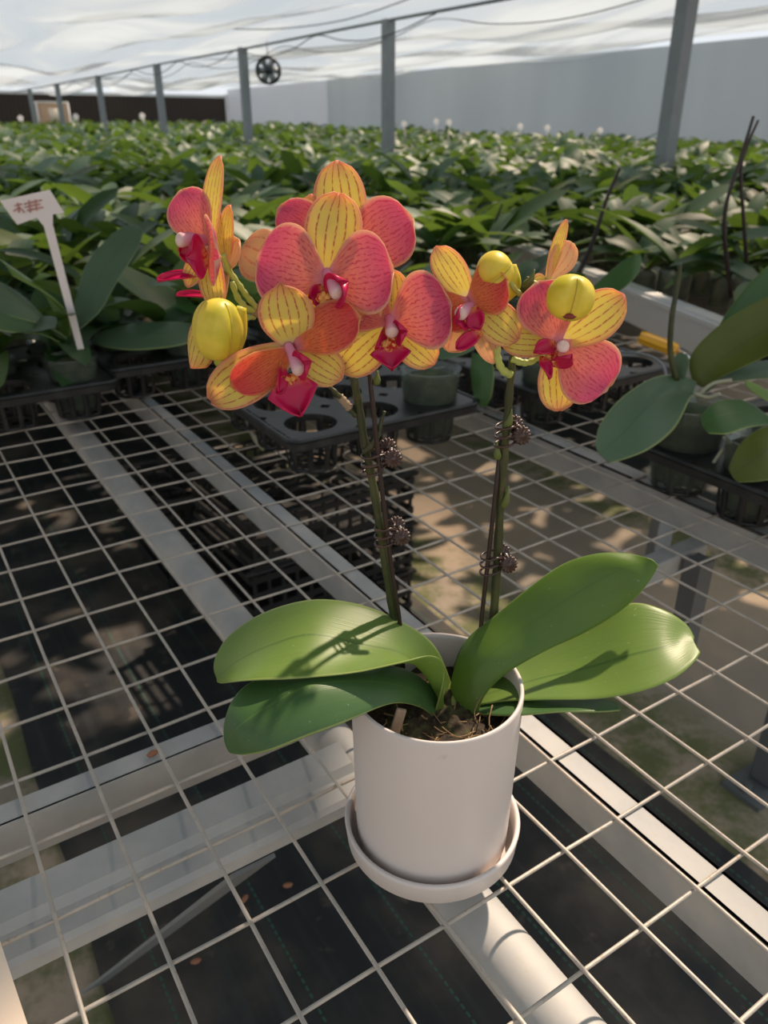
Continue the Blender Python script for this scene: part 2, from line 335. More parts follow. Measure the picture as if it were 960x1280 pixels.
#@@STRUCTURE
# ------------------------------------------------------------------ the greenhouse shell
U_WALL = 11.5; V_BACK = 27.6; U_ROW = 4.8
mb = MB(); boxuv(mb, -30, U_WALL+.1, -12, V_BACK+.1, -.15, 0); struct(mb.build('floor', M['concrete'], smooth=False))
mb = MB(); boxuv(mb, U_WALL, U_WALL+.06, -6, 20.7, 0, 2.46); struct(mb.build('wall_right', M['wall_grey'], smooth=False))
mb = MB(); boxuv(mb, U_WALL, U_WALL+.05, 20.7, V_BACK, 0, 2.44); struct(mb.build('wall_right_far', M['wall_white'], smooth=False))
mb = MB(); boxuv(mb, -20, U_WALL, V_BACK, V_BACK+.08, 0, 2.19); struct(mb.build('wall_back', M['pad'], smooth=False))
mb = MB(); boxuv(mb, -20, U_WALL, V_BACK-.02, V_BACK+.1, 2.19, 2.27); boxuv(mb, U_WALL-.12, U_WALL-.02, V_BACK-.08, V_BACK-.02, 0, 2.3); struct(mb.build('trim_1', M['white'], smooth=False))
# translucent film ceiling, sagging and creased between the cable rows
def film_z(u, v):
    base = 2.26 if u < U_ROW else 2.26 + (u-U_ROW)/(U_WALL-U_ROW)*.26
    k = (u % U_ROW)/U_ROW if u < U_ROW else (u-U_ROW)/(U_WALL-U_ROW)
    sag = -.07*math.sin(PI*k)
    n = mnoise.noise(Vector((u*.8+v*.1, v*.25, 0)))*.30 + mnoise.noise(Vector((u*2.0+7, v*.5, 3)))*.07 - abs(mnoise.noise(Vector((u*.6-v*.12, v*.1, 5))))*.12
    f = min(1, abs(u-U_ROW)/.6)
    return base + sag + .05 + n*(.25+.75*f)
nu, nv = 150, 150; u0, u1, v0, v1 = -12, U_WALL, -8, V_BACK
vs = []; fs = []
for j in range(nv+1):
    for i in range(nu+1):
        u = u0+(u1-u0)*i/nu; v = v0+(v1-v0)*j/nv; vs.append(G(u, v, film_z(u, v)))
for j in range(nv):
    for i in range(nu): a = j*(nu+1)+i; fs.append((a, a+nu+1, a+nu+2, a+1))
mb = MB(); mb.add(vs, fs); struct(mb.build('ceiling', M['film']))
# unseen dark sheets added above the roof to block sun and leave light patches
def blocker(x0, x1, y0, y1, z=3.1):
    k = (z-BZ)/-SUN_DIR.z; dx, dy = -SUN_DIR.x*k, -SUN_DIR.y*k          # the bench area it shades, moved up along the sun
    mb = MB(); obox(mb, ((x0+x1)/2+dx, (y0+y1)/2+dy, z+.08), Vector((1, 0, 0)), Vector((0, 1, 0)), Vector((0, 0, 1)), x1-x0, y1-y0, .01)
    return struct(mb.build('added_roof_blocker', M['blocker'], smooth=False), 'added unseen dark net stretched over the film roof')
blocker(-4, -.13, .36, 1.95); blocker(-4, -.2, .29, .359); blocker(-4, -.36, -2, .289); blocker(-.129, .02, .40, .739); blocker(-.129, 1.1, .74, 1.95); blocker(-3.2, -.6, 2.3, 3.0); blocker(-2.5, 3.5, 4.2, 5.2); blocker(1.102, 2.4, 1.0, 2.5); blocker(.3, 1.1, 1.951, 2.35)
# posts with the steel cable row
for v in (3.9, 7.4, 10.9, 14.4, 18.1, 21.8, 25.1):
    p = thing('support_post', 'galvanised steel greenhouse post rising out of the orchid benches', 'post', G(U_ROW, v, 0), YAW, 'row of roof posts')
    w = .052
    mb = MB(); mb.add([Vector((x, y, z)) for z in (0, 2.24) for (x, y) in ((-w, -w), (w, -w), (w, w), (-w, w))], [(0, 1, 5, 4), (1, 2, 6, 5), (2, 3, 7, 6), (3, 0, 4, 7), (0, 3, 2, 1), (4, 5, 6, 7)])
    bevel(mb.build('post_shaft', M['post'], p, smooth=False), .008)
    mb = MB(); mb.add([Vector((x, y, z)) for z in (0, .012) for (x, y) in ((-.1, -.1), (.1, -.1), (.1, .1), (-.1, .1))], [(0, 1, 5, 4), (1, 2, 6, 5), (2, 3, 7, 6), (3, 0, 4, 7), (0, 3, 2, 1), (4, 5, 6, 7)]); mb.build('base_plate', M['post'], p, smooth=False)
posts = [o for o in SC.objects if o.name.startswith('support_post')]
for o, l in zip(posts, ('nearest, thickest grey steel post at the right', 'grey steel post in the middle of the greenhouse', 'steel post standing just left of the round fan', 'slim grey post in front of the brown wall, right-hand one', 'slim grey post in front of the middle of the brown wall', 'slim far post right of the tan box', 'farthest grey post left of the tan box')): o['label'] = l
mb = MB(); tube(mb, [G(U_ROW, v, 2.225 + .005*math.sin(v)) for v in np.linspace(-5, V_BACK-.1, 40)], .015, 8)
tag(mb.build('roof_beam', M['post']), 'long grey steel tube joining the tops of the post row', 'beam')
def cable(P, label, r=.006):
    mb = MB(); tube(mb, catmull(P, 5), r, 5); return tag(mb.build('hanging_cable', M['wirepl']), label, 'cable')
def sagline(v0, v1, n, u, dz, z=2.2):
    P = []
    for k in range(n):
        a = v0+(v1-v0)*k/n; b = v0+(v1-v0)*(k+1)/n
        for q in (0, .25, .5, .75): P.append(G(u, a+(b-a)*q, z-dz*math.sin(PI*q)))
    P.append(G(u, v1, z)); return P
cable(sagline(6.5, 22, 7, U_ROW-.08, .12), 'thin black cable sagging in loops along the post row')
cable(sagline(3.9, 21, 5, U_ROW+.5, .16, 2.26), 'thin dark wire looping under the film behind the post row', .005)
cable([G(4.3, 6.1, 2.27), G(4.1, 7.0, 2.16), G(3.9, 8.0, 2.16), G(3.9, 9.3, 2.27)], 'short dark wire hanging above the middle post', .005)
# round fan
fp = at(335, 88, 11.6)
fan = thing('ventilation_fan', 'round black ventilation fan hanging under the film roof', 'fan', fp)
mb = MB(); P = [Vector((math.cos(a)*.148, 0, math.sin(a)*.148)) for a in np.linspace(0, 2*PI, 40)[:-1]]; tube(mb, P, .016, 8, closed=True)
P2 = [p*1+Vector((0, .09, 0)) for p in P]; tube(mb, P2, .014, 8, closed=True); mb.build('fan_ring', M['dark'], fan)
for k in range(6):
    a = k*PI/3; mb = MB(); ca, sa = math.cos(a), math.sin(a)
    mb.add([Vector((ca*r-sa*w, .03+w*.4, sa*r+ca*w)) for r in (.03, .135) for w in (-.03*(1+r*3), .03*(1+r*3))], [(0, 1, 3, 2)]); o = mb.build('fan_blade', M['post'], fan); s = o.modifiers.new('s', 'SOLIDIFY'); s.thickness = .004
mb = MB(); tube(mb, [(0, -.01, 0), (0, .09, 0)], .04, 16); mb.build('fan_hub', M['dark'], fan)
mb = MB(); tube(mb, [(0, .05, .15), (0, .05, 2.3-fp.z)], .006, 6); mb.build('hanging_rod', M['dark'], fan)
# far tan box on a stand
b0 = onz(66, 158, 1.28) if False else at(66, 158, 24.5); bz = b0.z
bx = thing('cooler_box', 'tan boxy heater cabinet with white frame by the brown wall', 'cabinet', (b0.x, b0.y, 0), YAW)
mb = MB(); mb.add([Vector((x, y, z)) for z in (bz-.05, bz+.58) for (x, y) in ((-.33, -.25), (.42, -.25), (.42, .25), (-.33, .25))], [(0, 1, 5, 4), (1, 2, 6, 5), (2, 3, 7, 6), (3, 0, 4, 7), (0, 3, 2, 1), (4, 5, 6, 7)]); bevel(mb.build('cabinet_body', M['box'], bx, smooth=False), .02)
mb = MB(); 
for (x, y) in ((-.4, -.27), (.44, -.27), (-.4, .27), (.44, .27)): tube(mb, [(x, y, 0), (x, y, bz+.62)], .025, 6)
tube(mb, [(-.4, -.27, bz+.6), (.44, -.27, bz+.6), (.44, .27, bz+.6), (-.4, .27, bz+.6)], .025, 6, closed=True); mb.build('stand_frame', M['white'], bx)
mb = MB(); mb.add([Vector((x, -.26, z)) for z in (bz+.1, bz+.45) for x in (-.1, .3)], [(0, 1, 3, 2)]); o = mb.build('grille_panel', M['card'], bx); s = o.modifiers.new('s', 'SOLIDIFY'); s.thickness = .02

# ------------------------------------------------------------------ floor cloths
def mat_strip(u0, u1, v0, v1, label):
    mb = MB(); n = 60; vs = []; fs = []
    for j in range(n+1):
        v = v0+(v1-v0)*j/n
        for i in range(13):
            u = u0+(u1-u0)*i/12; ed = mnoise.noise(Vector((v*3, u0, 0)))*.012
            vs.append(G(u+ed, v, .004+.006*(mnoise.noise(Vector((u*5, v*1.5, 2)))+1)))
    for j in range(n):
        for i in range(12): a = j*13+i; fs.append((a, a+1, a+14, a+13))
    mb.add(vs, fs); return tag(mb.build('weed_mat', M['mat']), label, 'ground cloth')
mat_strip(.045, 1.17, -.6, 5.2, 'black woven weed mat with green stitched lines under the wire bench')
mat_strip(2.26, 3.3, -.6, 5.2, 'black weed mat strip beyond the concrete aisle')

# ------------------------------------------------------------------ the wire-mesh bench
bench = thing('mesh_bench', 'galvanised wire mesh plant bench on steel beams, holding the white pot', 'bench', G(.6, 1.2, 0))
bm_off = -bench.location
def bpart(mb, name, m, bev=0, smooth=True, parent=None):
    o = mb.build(name, m, None, smooth); o.data.transform(Matrix.Translation(bm_off)); o.parent = parent or bench
    if bev: bevel(o, bev)
    return o
U_IDX = lambda i: .230767+.057279*(i-5)
V_IDX = lambda j: .586818+.076478*(j-5)
WR = .0016
def wirepts(p, q, n):
    out = []
    for k in range(n+1):
        a = p.lerp(q, k/n); out.append(a+Vector((0, 0, .0006*math.sin(k*2.1+p.x*40))))
    return out
mb = MB()
for i in range(-10, 31):
    u = U_IDX(i); tube(mb, wirepts(G(u, V_IDX(-3), BZ), G(u, V_IDX(30), BZ), 33), WR, 8)
for j in range(-3, 31):
    v = V_IDX(j); tube(mb, wirepts(G(U_IDX(-10), v, BZ-.0034), G(U_IDX(30), v, BZ-.0034), 40), WR, 8)
bpart(mb, 'wire_mesh', M['wire'])
zt = BZ-.0055
# beam under the pot (box section with a lip), running away from the camera
def channel(u0, u1, v0, v1, z1, h, name='beam'):
    mb = MB(); boxuv(mb, u0, u1, v0, v1, z1-.0035, z1)
    boxuv(mb, u0, u0+.003, v0, v1, z1-h, z1); boxuv(mb, u1-.003, u1, v0, v1, z1-h, z1)
    return bpart(mb, name, M['galv'], 0, False)
channel(.410, .437, -.2, 2.9, zt, .045)
channel(.955, .985, -.2, 2.9, zt, .050)
mb = MB(); boxuv(mb, -.35, .405, .546, .569, zt-.003, zt); boxuv(mb, -.35, .405, .545, .548, zt-.042, zt); bpart(mb, 'cross_channel', M['galv'], 0, False)
# folded angle running to the pipe
mb = MB(); prof = [(.488, .030), (.488, .004), (.465, 0.0), (.440, -.004), (.436, -.030)]
prof = [(.486, -.004), (.462, -.010), (.457, -.017), (.438, -.021), (.434, -.025), (.434, -.037)]
vs = []
for u in (-.35, .262):
    for (v, z) in prof: vs.append(G(u, v, zt+z))
k = len(prof); mb.add(vs, [(i, i+1, k+i+1, k+i) for i in range(k-1)]); o = bpart(mb, 'angle_rail', M['galv'], 0, False); s = o.modifiers.new('s', 'SOLIDIFY'); s.thickness = .003
mb = MB(); PR = .024; tube(mb, [G(.283, v, .735) for v in np.linspace(-.2, 2.9, 30)], PR, 32); bpart(mb, 'roller_pipe', M['galv'])
mb = MB(); tube(mb, [G(-.06, v, .60) for v in np.linspace(1.2, 2.9, 20)], .024, 24); bpart(mb, 'roller_pipe', M['galv'])
# legs
def leg(u, v, w=.045, name='bench_leg', z1=.745):
    mb = MB(); boxuv(mb, u-w/2, u+w/2, v-w/2, v+w/2, .012, z1); o = bpart(mb, name, M['legm'], .004, False)
    mb = MB(); boxuv(mb, u-.09, u+.09, v-.045, v+.045, .0, .012); 
    for du in (-.07, .07): tube(mb, [G(u+du, v, .01), G(u+du, v, .035)], .009, 6)
    bpart(mb, 'foot_plate', M['legm'], 0, False, None)
leg(1.40, .62, .05)
pl = onz(874, 702, .74); mb = MB(); boxuv(mb, pl.dot(UB)-.016, pl.dot(UB)+.016, pl.dot(UA)-.014, pl.dot(UA)+.014, .56, .744); bpart(mb, 'bracket', M['legm'], 0, False)
pv = onz(845, 690, .74).dot(UA); mb = MB(); boxuv(mb, .72, .955, pv-.015, pv+.015, .712, .744); bpart(mb, 'cross_beam', M['galv'], .003, False)
mb = MB(); a = G(.03, .94, .02); b = G(.16, .46, .72); d = (b-a).normalized(); sx = d.cross(UB).normalized(); obox(mb, (a+b)/2, d, UB, sx, (b-a).length, .040, .004); bpart(mb, 'diagonal_brace', M['post'], 0, False)

# far bench rim that closes the mesh on the right
r0 = onz(640, 303, .85); r1 = onz(905, 407, .85); d = (r1-r0); L = d.length; d.normalize(); nrm = Vector((-d.y, d.x, 0)); up = Vector((0, 0, 1))
rim = thing('bench_rim', 'pale aluminium bench rim between the wire mesh and the next plant bench', 'rail', (r0+r1)/2-up*.85)
c = Vector((0, 0, 0))
mb = MB(); obox(mb, c+up*.80, d, nrm, up, L, .004, .10); bevel(mb.build('rim_face', M['rail'], rim, smooth=False), .001)
mb = MB(); obox(mb, c+up*.853+nrm*.02, d, nrm, up, L, .045, .006); obox(mb, c+up*.842-nrm*.006, d, nrm, up, L, .012, .012); mb.build('rim_lip', M['rail'], rim, smooth=False)
mb = MB()
for s_ in (-.4, .4):
    mb = MB(); obox(mb, c+up*.375+d*L*s_+nrm*.03, d, nrm, up, .05, .05, .75); mb.build('rim_support', M['post'], rim, smooth=False)
#@@OBJECTS
# ------------------------------------------------------------------ perforated trays with cage cups
def cup_mesh(mb, cx, cy, r, z0, z1):
    n = 9
    for k in range(n):
        a = 2*PI*k/n; ca, sa = math.cos(a), math.sin(a); tx, ty = -sa, ca; w = .0045
        c0 = Vector((cx+ca*r*.86, cy+sa*r*.86, z0)); c1 = Vector((cx+ca*r, cy+sa*r, z1)); T = Vector((tx, ty, 0))*w; R = Vector((ca, sa, 0))*.003
        mb.add([c0-T, c0+T, c1+T, c1-T, c0-T+R, c0+T+R, c1+T+R, c1-T+R], [(0, 1, 2, 3), (7, 6, 5, 4), (0, 3, 7, 4), (1, 5, 6, 2)])
    ring = lambda rr, z, tt: tube(mb, [Vector((cx+math.cos(a)*rr, cy+math.sin(a)*rr, z)) for a in np.linspace(0, 2*PI, 28)[:-1]], tt, 6, closed=True)
    ring(r*.87, z0+.002, .003); ring(r*.45, z0+.002, .0025)
    for k in range(6):
        a = 2*PI*k/6; tube(mb, [(cx, cy, z0+.002), (cx+math.cos(a)*r*.87, cy+math.sin(a)*r*.87, z0+.002)], .002, 4)
def make_tray(nx, ny, pitch, r, h, label, group=None):
    T = thing('seedling_tray', label, 'tray', (0, 0, 0), 0, group)
    mb = MB(); N = 32; e = pitch/2
    for ix in range(nx):
        for iy in range(ny):
            cx = ix*pitch; cy = iy*pitch; vs = []
            for zz, rr, sq in ((h, None, e), (h, r, None), (h-.012, r, None)):
                for k in range(N):
                    a = 2*PI*(k+.5)/N; ca, sa = math.cos(a), math.sin(a)
                    if sq: m_ = sq/max(abs(ca), abs(sa)); vs.append(Vector((cx+ca*m_, cy+sa*m_, zz)))
                    else: vs.append(Vector((cx+ca*rr, cy+sa*rr, zz)))
            fs = []
            for q in range(2):
                for k in range(N): fs.append((q*N+k, q*N+(k+1) % N, (q+1)*N+(k+1) % N, (q+1)*N+k))
            mb.add(vs, fs)
    x0, x1, y0, y1 = -e, (nx-.5)*pitch, -e, (ny-.5)*pitch; rc = .02     # rounded skirt
    loop = []
    for (cx, cy, a0) in ((x1-rc+.006, y0+rc-.006, -PI/2), (x1-rc+.006, y1-rc+.006, 0), (x0+rc-.006, y1-rc+.006, PI/2), (x0+rc-.006, y0+rc-.006, PI)):
        for k in range(6): a = a0+PI/2*k/5; loop.append(Vector((cx+rc*math.cos(a), cy+rc*math.sin(a), 0)))
    n = len(loop); vs = [p*1+Vector((0, 0, h-.0005)) for p in loop]+[p*1+Vector((0, 0, h-.018)) for p in loop]
    mb.add(vs, [(k, k+n, (k+1) % n+n, (k+1) % n) for k in range(n)]+[tuple(range(n))[::-1]][:0])
    tube(mb, [p+Vector((0, 0, h-.002)) for p in loop], .004, 6, closed=True)
    o = mb.build('tray_plate', M['tray'], T, smooth=False)
    cups = []
    for ix in range(nx):
        for iy in range(ny):
            if not cups:
                mb = MB(); cup_mesh(mb, 0, 0, r, 0, h-.004); c = mb.build('tray_cup', M['tray'], T); cups.append(c)
            else: c = cups[0].copy(); COL.objects.link(c); c.parent = T
            c.location = (ix*pitch, iy*pitch, 0)
    return T
TH = .072; ZB = BZ+.003
tray = make_tray(3, 3, .118, .043, TH, 'black plastic hole tray right behind the left flower stems', 'black trays on the wire bench')
tray.location = G(.54, 1.06, ZB); tray.rotation_euler = (0, 0, YAW)
tray_spots = [(1.02, 1.03, YAW, 'black hole tray behind the right flower stem, with a wire hook'), (.975, .441, YAW, 'black hole tray under the broad-leaved plant at the right edge'),
 (.045, 1.53, YAW, 'black hole tray under the plant with the white label'), (.41, 1.60, YAW, 'black hole tray left of the flowers, in shadow'),
 (.77, 1.50, YAW, 'black hole tray just beyond the nearest empty tray'), (1.19, 1.47, YAW, 'black hole tray further back behind the right orchid blooms')]
for (u, v, rz, lb) in tray_spots:
    t_ = dup(tray, G(u, v, ZB), (0, 0, rz), 1, lb)
# ------------------------------------------------------------------ background orchids
def leafstrip(mb, base, az, L, Wd, rise, droop, nu=8, nw=4, fold=.18, twist=0):
    """an arching strap leaf: starts at base, heads along az, rises then droops"""
    h = Vector((math.cos(az), math.sin(az), 0)); s = Vector((-h.y, h.x, 0)); vs = []; uv = []; fs = []
    p = Vector(base); el = rise
    for i in range(nu+1):
        t_ = i/nu; wd = Wd*(.30+.70*min(1, t_*2.6)**.8)*(max(0, 1-max(0, t_-.55)**2/.2116*1.045))**.5 if t_ < 1 else .002
        wd = max(wd, .002); tg = h*math.cos(el)+Vector((0, 0, math.sin(el))); nn = s.cross(tg)*-1
        sd = (s*math.cos(twist*t_)+nn*math.sin(twist*t_))
        for k in range(nw+1):
            x = k/nw*2-1; vs.append(p+sd*x*wd/2+nn*(abs(x)**1.3)*wd*fold*(1.3-t_)); uv.append((.001+k/nw*.998, t_))
        p = p+tg*L/nu; el -= droop/nu
    for i in range(nu):
        for k in range(nw): a = i*(nw+1)+k; fs.append((a, a+1, a+nw+2, a+nw+1))
    mb.add(vs, fs, uv)
def leafparams(rng, big=1.0):
    out = []; az0 = rng.uniform(0, PI)
    n = rng.choice((5, 6, 6))
    for k in range(n):
        az = az0+(k % 2)*PI+rng.uniform(-.35, .35); q = k/n
        out.append(dict(az=az, L=(.145+.09*rng.random())*big*(1 if k < n-1 else .75), Wd=(.044+.020*rng.random())*big, rise=.35+.75*q+rng.uniform(-.1, .15), droop=.9+rng.uniform(-.3, .5)-.3*q, twist=rng.uniform(-.5, .5)))
    return out
ZP = TH+.006
def pot_meshes(root=None):
    mb = MB(); lathe(mb, [(.0, .0), (.030, .001), (.032, .0), (.0405, .088), (.0415, .090), (.0395, .090), (.031, .004), (0, .004)], n=24); a = mb.build('clear_pot', M['clear'], root)
    mb = MB(); lathe(mb, [(0, .005), (.0295, .006), (.037, .075), (.030, .080), (.012, .086), (0, .088)], n=20); b = mb.build('root_ball', M['moss'], root)
    return a, b
protos = []
rng = random.Random(3)
BIG = 1.22
for k in range(6):
    r = thing('orchid_plant', 'potted orchid', 'plant'); pot_meshes(r)
    for lp in leafparams(rng, BIG):
        mb = MB(); leafstrip(mb, (0, 0, .085), nu=9, nw=4, **lp); mb.build('leaf', M['foliage'], r)
    protos.append(r)
def whole_plant(rng, nu=6, nw=2, pot=True):
    mb = MB()
    for lp in leafparams(rng, BIG): leafstrip(mb, (0, 0, .085), nu=nu, nw=nw, **lp)
    return mb
simple_protos = []
for k in range(8):
    mb = whole_plant(rng, 7, 4); lathe(mb, [(0, 0), (.031, 0), (.04, .088), (.03, .09), (0, .09)], n=10)
    o = mb.build('orchid_plant', M['foliage']); o.data.materials.append(M['moss'])
    pm = o.data; npoly = len(pm.polygons)
    for pi in range(npoly-40, npoly): pm.polygons[pi].material_index = 1
    simple_protos.append(o)
far_protos = [whole_plant(rng, 4, 2) for k in range(10)]
far_np = [(np.array(m.v, dtype=np.float32), np.array(m.f, dtype=np.int32), np.array(m.uv, dtype=np.float32)) for m in far_protos]
# where the dense rows begin, in the ground plane of the bench
RIML = (r0.xy, r1.xy)
def in_field(x, y):
    q = Vector((x, y)); a, b = RIML; e = b-a; s_ = (q-a).cross(e)      # >0: near side of the rim line
    u = q.x*UB.x+q.y*UB.y; v = q.x*UA.x+q.y*UA.y
    if x > a.x-.05: return (s_ < -.10*e.length) if x < b.x+.05 else y > 1.95+ (x-b.x)*-.3
    if x < -.45: return v > 1.93 and y > 1.74
    return y > 2.45+max(0, x)*.9
pts = []
rr = random.Random(11); y = 1.76; row = 0
while y < 27.5:
    sp_ = .18 if y < 6 else min(.36, .18+(y-6)*.02)
    xm = y*.53+.35; x = -xm+(row % 2)*sp_/2
    while x < xm:
        X = x+rr.uniform(-.035, .035); Yy = y+rr.uniform(-.035, .035)
        u = X*UB.x+Yy*UB.y; v = X*UA.x+Yy*UA.y
        if in_field(X, Yy) and u < U_WALL-.25 and v < V_BACK-.3 and math.hypot(u-U_ROW, 0) > .09: pts.append((X, Yy))
        x += sp_
    y += sp_*.92; row += 1
pts.sort(key=lambda p: p[0]**2+p[1]**2)
def zbench(x, y): return BZ + max(0, x*UA.x+y*UA.y-5)*.0120
n_part = 60; n_ind = 270
def zone(x, y):
    s_ = 'left' if x < -.25*y else ('right' if x > .22*y else 'middle')
    return s_
for k, (x, y) in enumerate(pts[:n_ind]):
    s_ = zone(x, y); z = zbench(x, y)+.004
    sc = rr.uniform(.95, 1.25); rt = (rr.uniform(-.06, .06), rr.uniform(-.06, .06), rr.uniform(0, 2*PI))
    if k < n_part:
        dup(protos[k % 6], (x, y, z), rt, sc, 'broad-leaved potted orchid without flowers in the first rows, %s part of the bench' % s_, 'front rows of unflowered orchids, ' + s_)
    else:
        dup(simple_protos[k % 8], (x, y, z), rt, sc, 'green leafy orchid plant in the crowded rows behind the front ones, %s side' % s_, 'crowded orchid rows, ' + s_)
tr_ = [(.045+.118*i, 1.53+.118*j) for (i, j) in ((0, 1), (1, 1), (2, 1), (0, 2), (1, 2), (2, 2))]+[(.41+.118*i, 1.60+.118*j) for (i, j) in ((0, 1), (1, 1), (2, 1), (0, 2), (2, 2))]+[(.77+.118*i, 1.50+.118*j) for (i, j) in ((0, 1), (2, 1), (0, 2), (2, 2))]+[(1.19+.118*i, 1.47+.118*j) for (i, j) in ((0, 2), (2, 1), (2, 2))]
for k, (u, v) in enumerate(tr_): dup(protos[k % 6], G(u, v, BZ+.012), (0, 0, rr.uniform(0, 6)), rr.uniform(.85, 1.0), 'leafy orchid without flowers standing in a black hole tray behind the blooms', 'orchids standing in the nearest black trays')
for p_ in protos:
    for c_ in list(p_.children): D.objects.remove(c_)
    D.objects.remove(p_)
for p_ in simple_protos: D.objects.remove(p_)
V = []; Fc = []; UVs = []; off = 0; rs = np.random.RandomState(5)
for k, (x, y) in enumerate(pts[n_ind:]):
    v_, f_, uv_ = far_np[k % 10]; a = rs.uniform(0, 2*PI); s_ = rs.uniform(1.0, 1.35)*(1+.025*max(0, y-8)); ca, sa = math.cos(a)*s_, math.sin(a)*s_
    X = v_[:, 0]*ca-v_[:, 1]*sa+x; Y = v_[:, 0]*sa+v_[:, 1]*ca+y; Z = v_[:, 2]*s_*1.05+zbench(x, y)+rs.uniform(-.03, .05)
    V.append(np.stack([X, Y, Z], 1)); Fc.append(f_+off); UVs.append(uv_); off += len(v_)
V = np.concatenate(V); Fc = np.concatenate(Fc); UVs = np.concatenate(UVs)
me = D.meshes.new('orchid_rows'); me.vertices.add(len(V)); me.vertices.foreach_set('co', V.ravel()); me.loops.add(Fc.size); me.loops.foreach_set('vertex_index', Fc.ravel())
me.polygons.add(len(Fc)); me.polygons.foreach_set('loop_start', np.arange(0, Fc.size, 4, dtype=np.int32)); me.polygons.foreach_set('loop_total', np.full(len(Fc), 4, dtype=np.int32)); me.update(calc_edges=True)
ul = me.uv_layers.new(name='UVMap'); ul.data.foreach_set('uv', UVs[Fc.ravel()].ravel()); me.polygons.foreach_set('use_smooth', [True]*len(Fc)); me.materials.append(M['foliage'])
o = D.objects.new('orchid_rows', me); COL.objects.link(o); tag(o, 'distant sea of green orchid leaves filling the greenhouse to the back wall', 'plants'); o['kind'] = 'stuff'
# benches under the rows
def benchslab(u0, u1, v0, v1, label):
    V_ = [v0, max(v0+.01, 5.0), v1]; Z_ = [BZ-.002, BZ-.002, BZ-.002+(v1-5)*.0120]
    o = thing('grow_bench', label, 'bench', G((u0+u1)/2, v0, 0), 0, 'long benches under the orchid rows')
    mb = MB(); P = []
    for (v, z) in zip(V_, Z_): P += [G(u0, v, z-.05), G(u1, v, z-.05), G(u1, v, z), G(u0, v, z)]
    mb.add(P, [(0, 1, 2, 3), (8, 11, 10, 9)]+[tuple(q+4*w for q in f) for w in (0, 1) for f in ((0, 4, 5, 1), (1, 5, 6, 2), (2, 6, 7, 3), (3, 7, 4, 0))])
    b = mb.build('bench_top', M['tray'], smooth=False); b.data.transform(Matrix.Translation(-o.location)); b.parent = o
    for k in range(5):
        v = v0+.1+(v1-v0-.2)*k/4; z = BZ+max(0, v-5)*.0120
        for u in (u0+.1, u1-.1):
            mb = MB(); boxuv(mb, u-.025, u+.025, v-.025, v+.025, 0, z-.04); b = mb.build('bench_leg', M['tray'], smooth=False); b.data.transform(Matrix.Translation(-o.location)); b.parent = o
    return o
for (a, b, v0_, lb) in ((-9.5, -.9, 5.0, 'dark long bench under the far left orchid rows'), (-.6, 2.2, 3.4, 'dark bench under the orchid rows behind the left blooms'), (2.45, 4.65, 2.6, 'dark bench just in front of the post row'), (4.95, 7.4, 2.2, 'dark bench just behind the post row'), (7.6, 11.2, 2.2, 'dark bench along the grey wall')):
    benchslab(a, b, v0_, 26.8, lb)
#@@NEAR
# ------------------------------------------------------------------ leaf surfaces from cross-sections
def xleaf(name, rows, m, parent=None, nseg=5, nw=10, thick=.0016, off=None, crease=.10):
    """rows: (back edge, midrib, front edge), each (px, py, Y): a leaf is a curved sheet with its own thickness"""
    A = catmull([at(*r[0]) for r in rows], nseg); Mi = catmull([at(*r[1]) for r in rows], nseg); B = catmull([at(*r[2]) for r in rows], nseg)
    N = len(A); vs = []; uv = []; fs = []
    for i in range(N):
        a, m_, b = A[i], Mi[i], B[i]
        for k in range(nw+1):
            s_ = k/nw
            # quadratic through a, m, b at s=0,.5,1
            p = a*((1-s_)*(1-2*s_)) + m_*(4*s_*(1-s_)) + b*(s_*(2*s_-1))
            lin = (a.lerp(m_, s_*2) if s_ < .5 else m_.lerp(b, s_*2-1))
            vs.append(p.lerp(lin, crease*2)); uv.append((.001+s_*.998, i/(N-1)))
    for i in range(N-1):
        for k in range(nw): q = i*(nw+1)+k; fs.append((q, q+nw+1, q+nw+2, q+1))
    if off is not None: vs = [v_-off for v_ in vs]
    mb = MB(); mb.add(vs, fs, uv); o = mb.build(name, m, parent)
    s_ = o.modifiers.new('s', 'SOLIDIFY'); s_.thickness = thick; s_.offset = 0
    ss = o.modifiers.new('ss', 'SUBSURF'); ss.levels = 1; ss.render_levels = 1
    return o

# ------------------------------------------------------------------ pot and saucer
PC = Vector((.037, .434, 0)); ZS = BZ+.002
prof = [(0, .0), (.0575, .0), (.0612, .002), (.0655, .008), (.0668, .022), (.0672, .0245), (.0660, .0262), (.0640, .0255), (.0628, .020), (.0622, .008), (.058, .0055), (0, .005)]
mb = MB(); lathe(mb, prof, n=96); sau = mb.build('plant_saucer', M['ceramic']); sau.location = (PC.x, PC.y, ZS); tag(sau, 'shallow round white ceramic saucer under the white pot', 'saucer')
bev_ = 0
prof = [(0, .006), (.050, .006), (.0555, .0075), (.0578, .012), (.0583, .03), (.0594, .10), (.0605, .1480), (.0601, .1502), (.0590, .1508), (.0578, .1500), (.0572, .147), (.0562, .09), (.054, .014), (0, .012)]
mb = MB(); lathe(mb, prof, n=96); pot = mb.build('flower_pot', M['ceramic']); pot.location = (PC.x, PC.y, ZS); tag(pot, 'white matt ceramic cylinder pot holding the blooming orchid', 'pot')
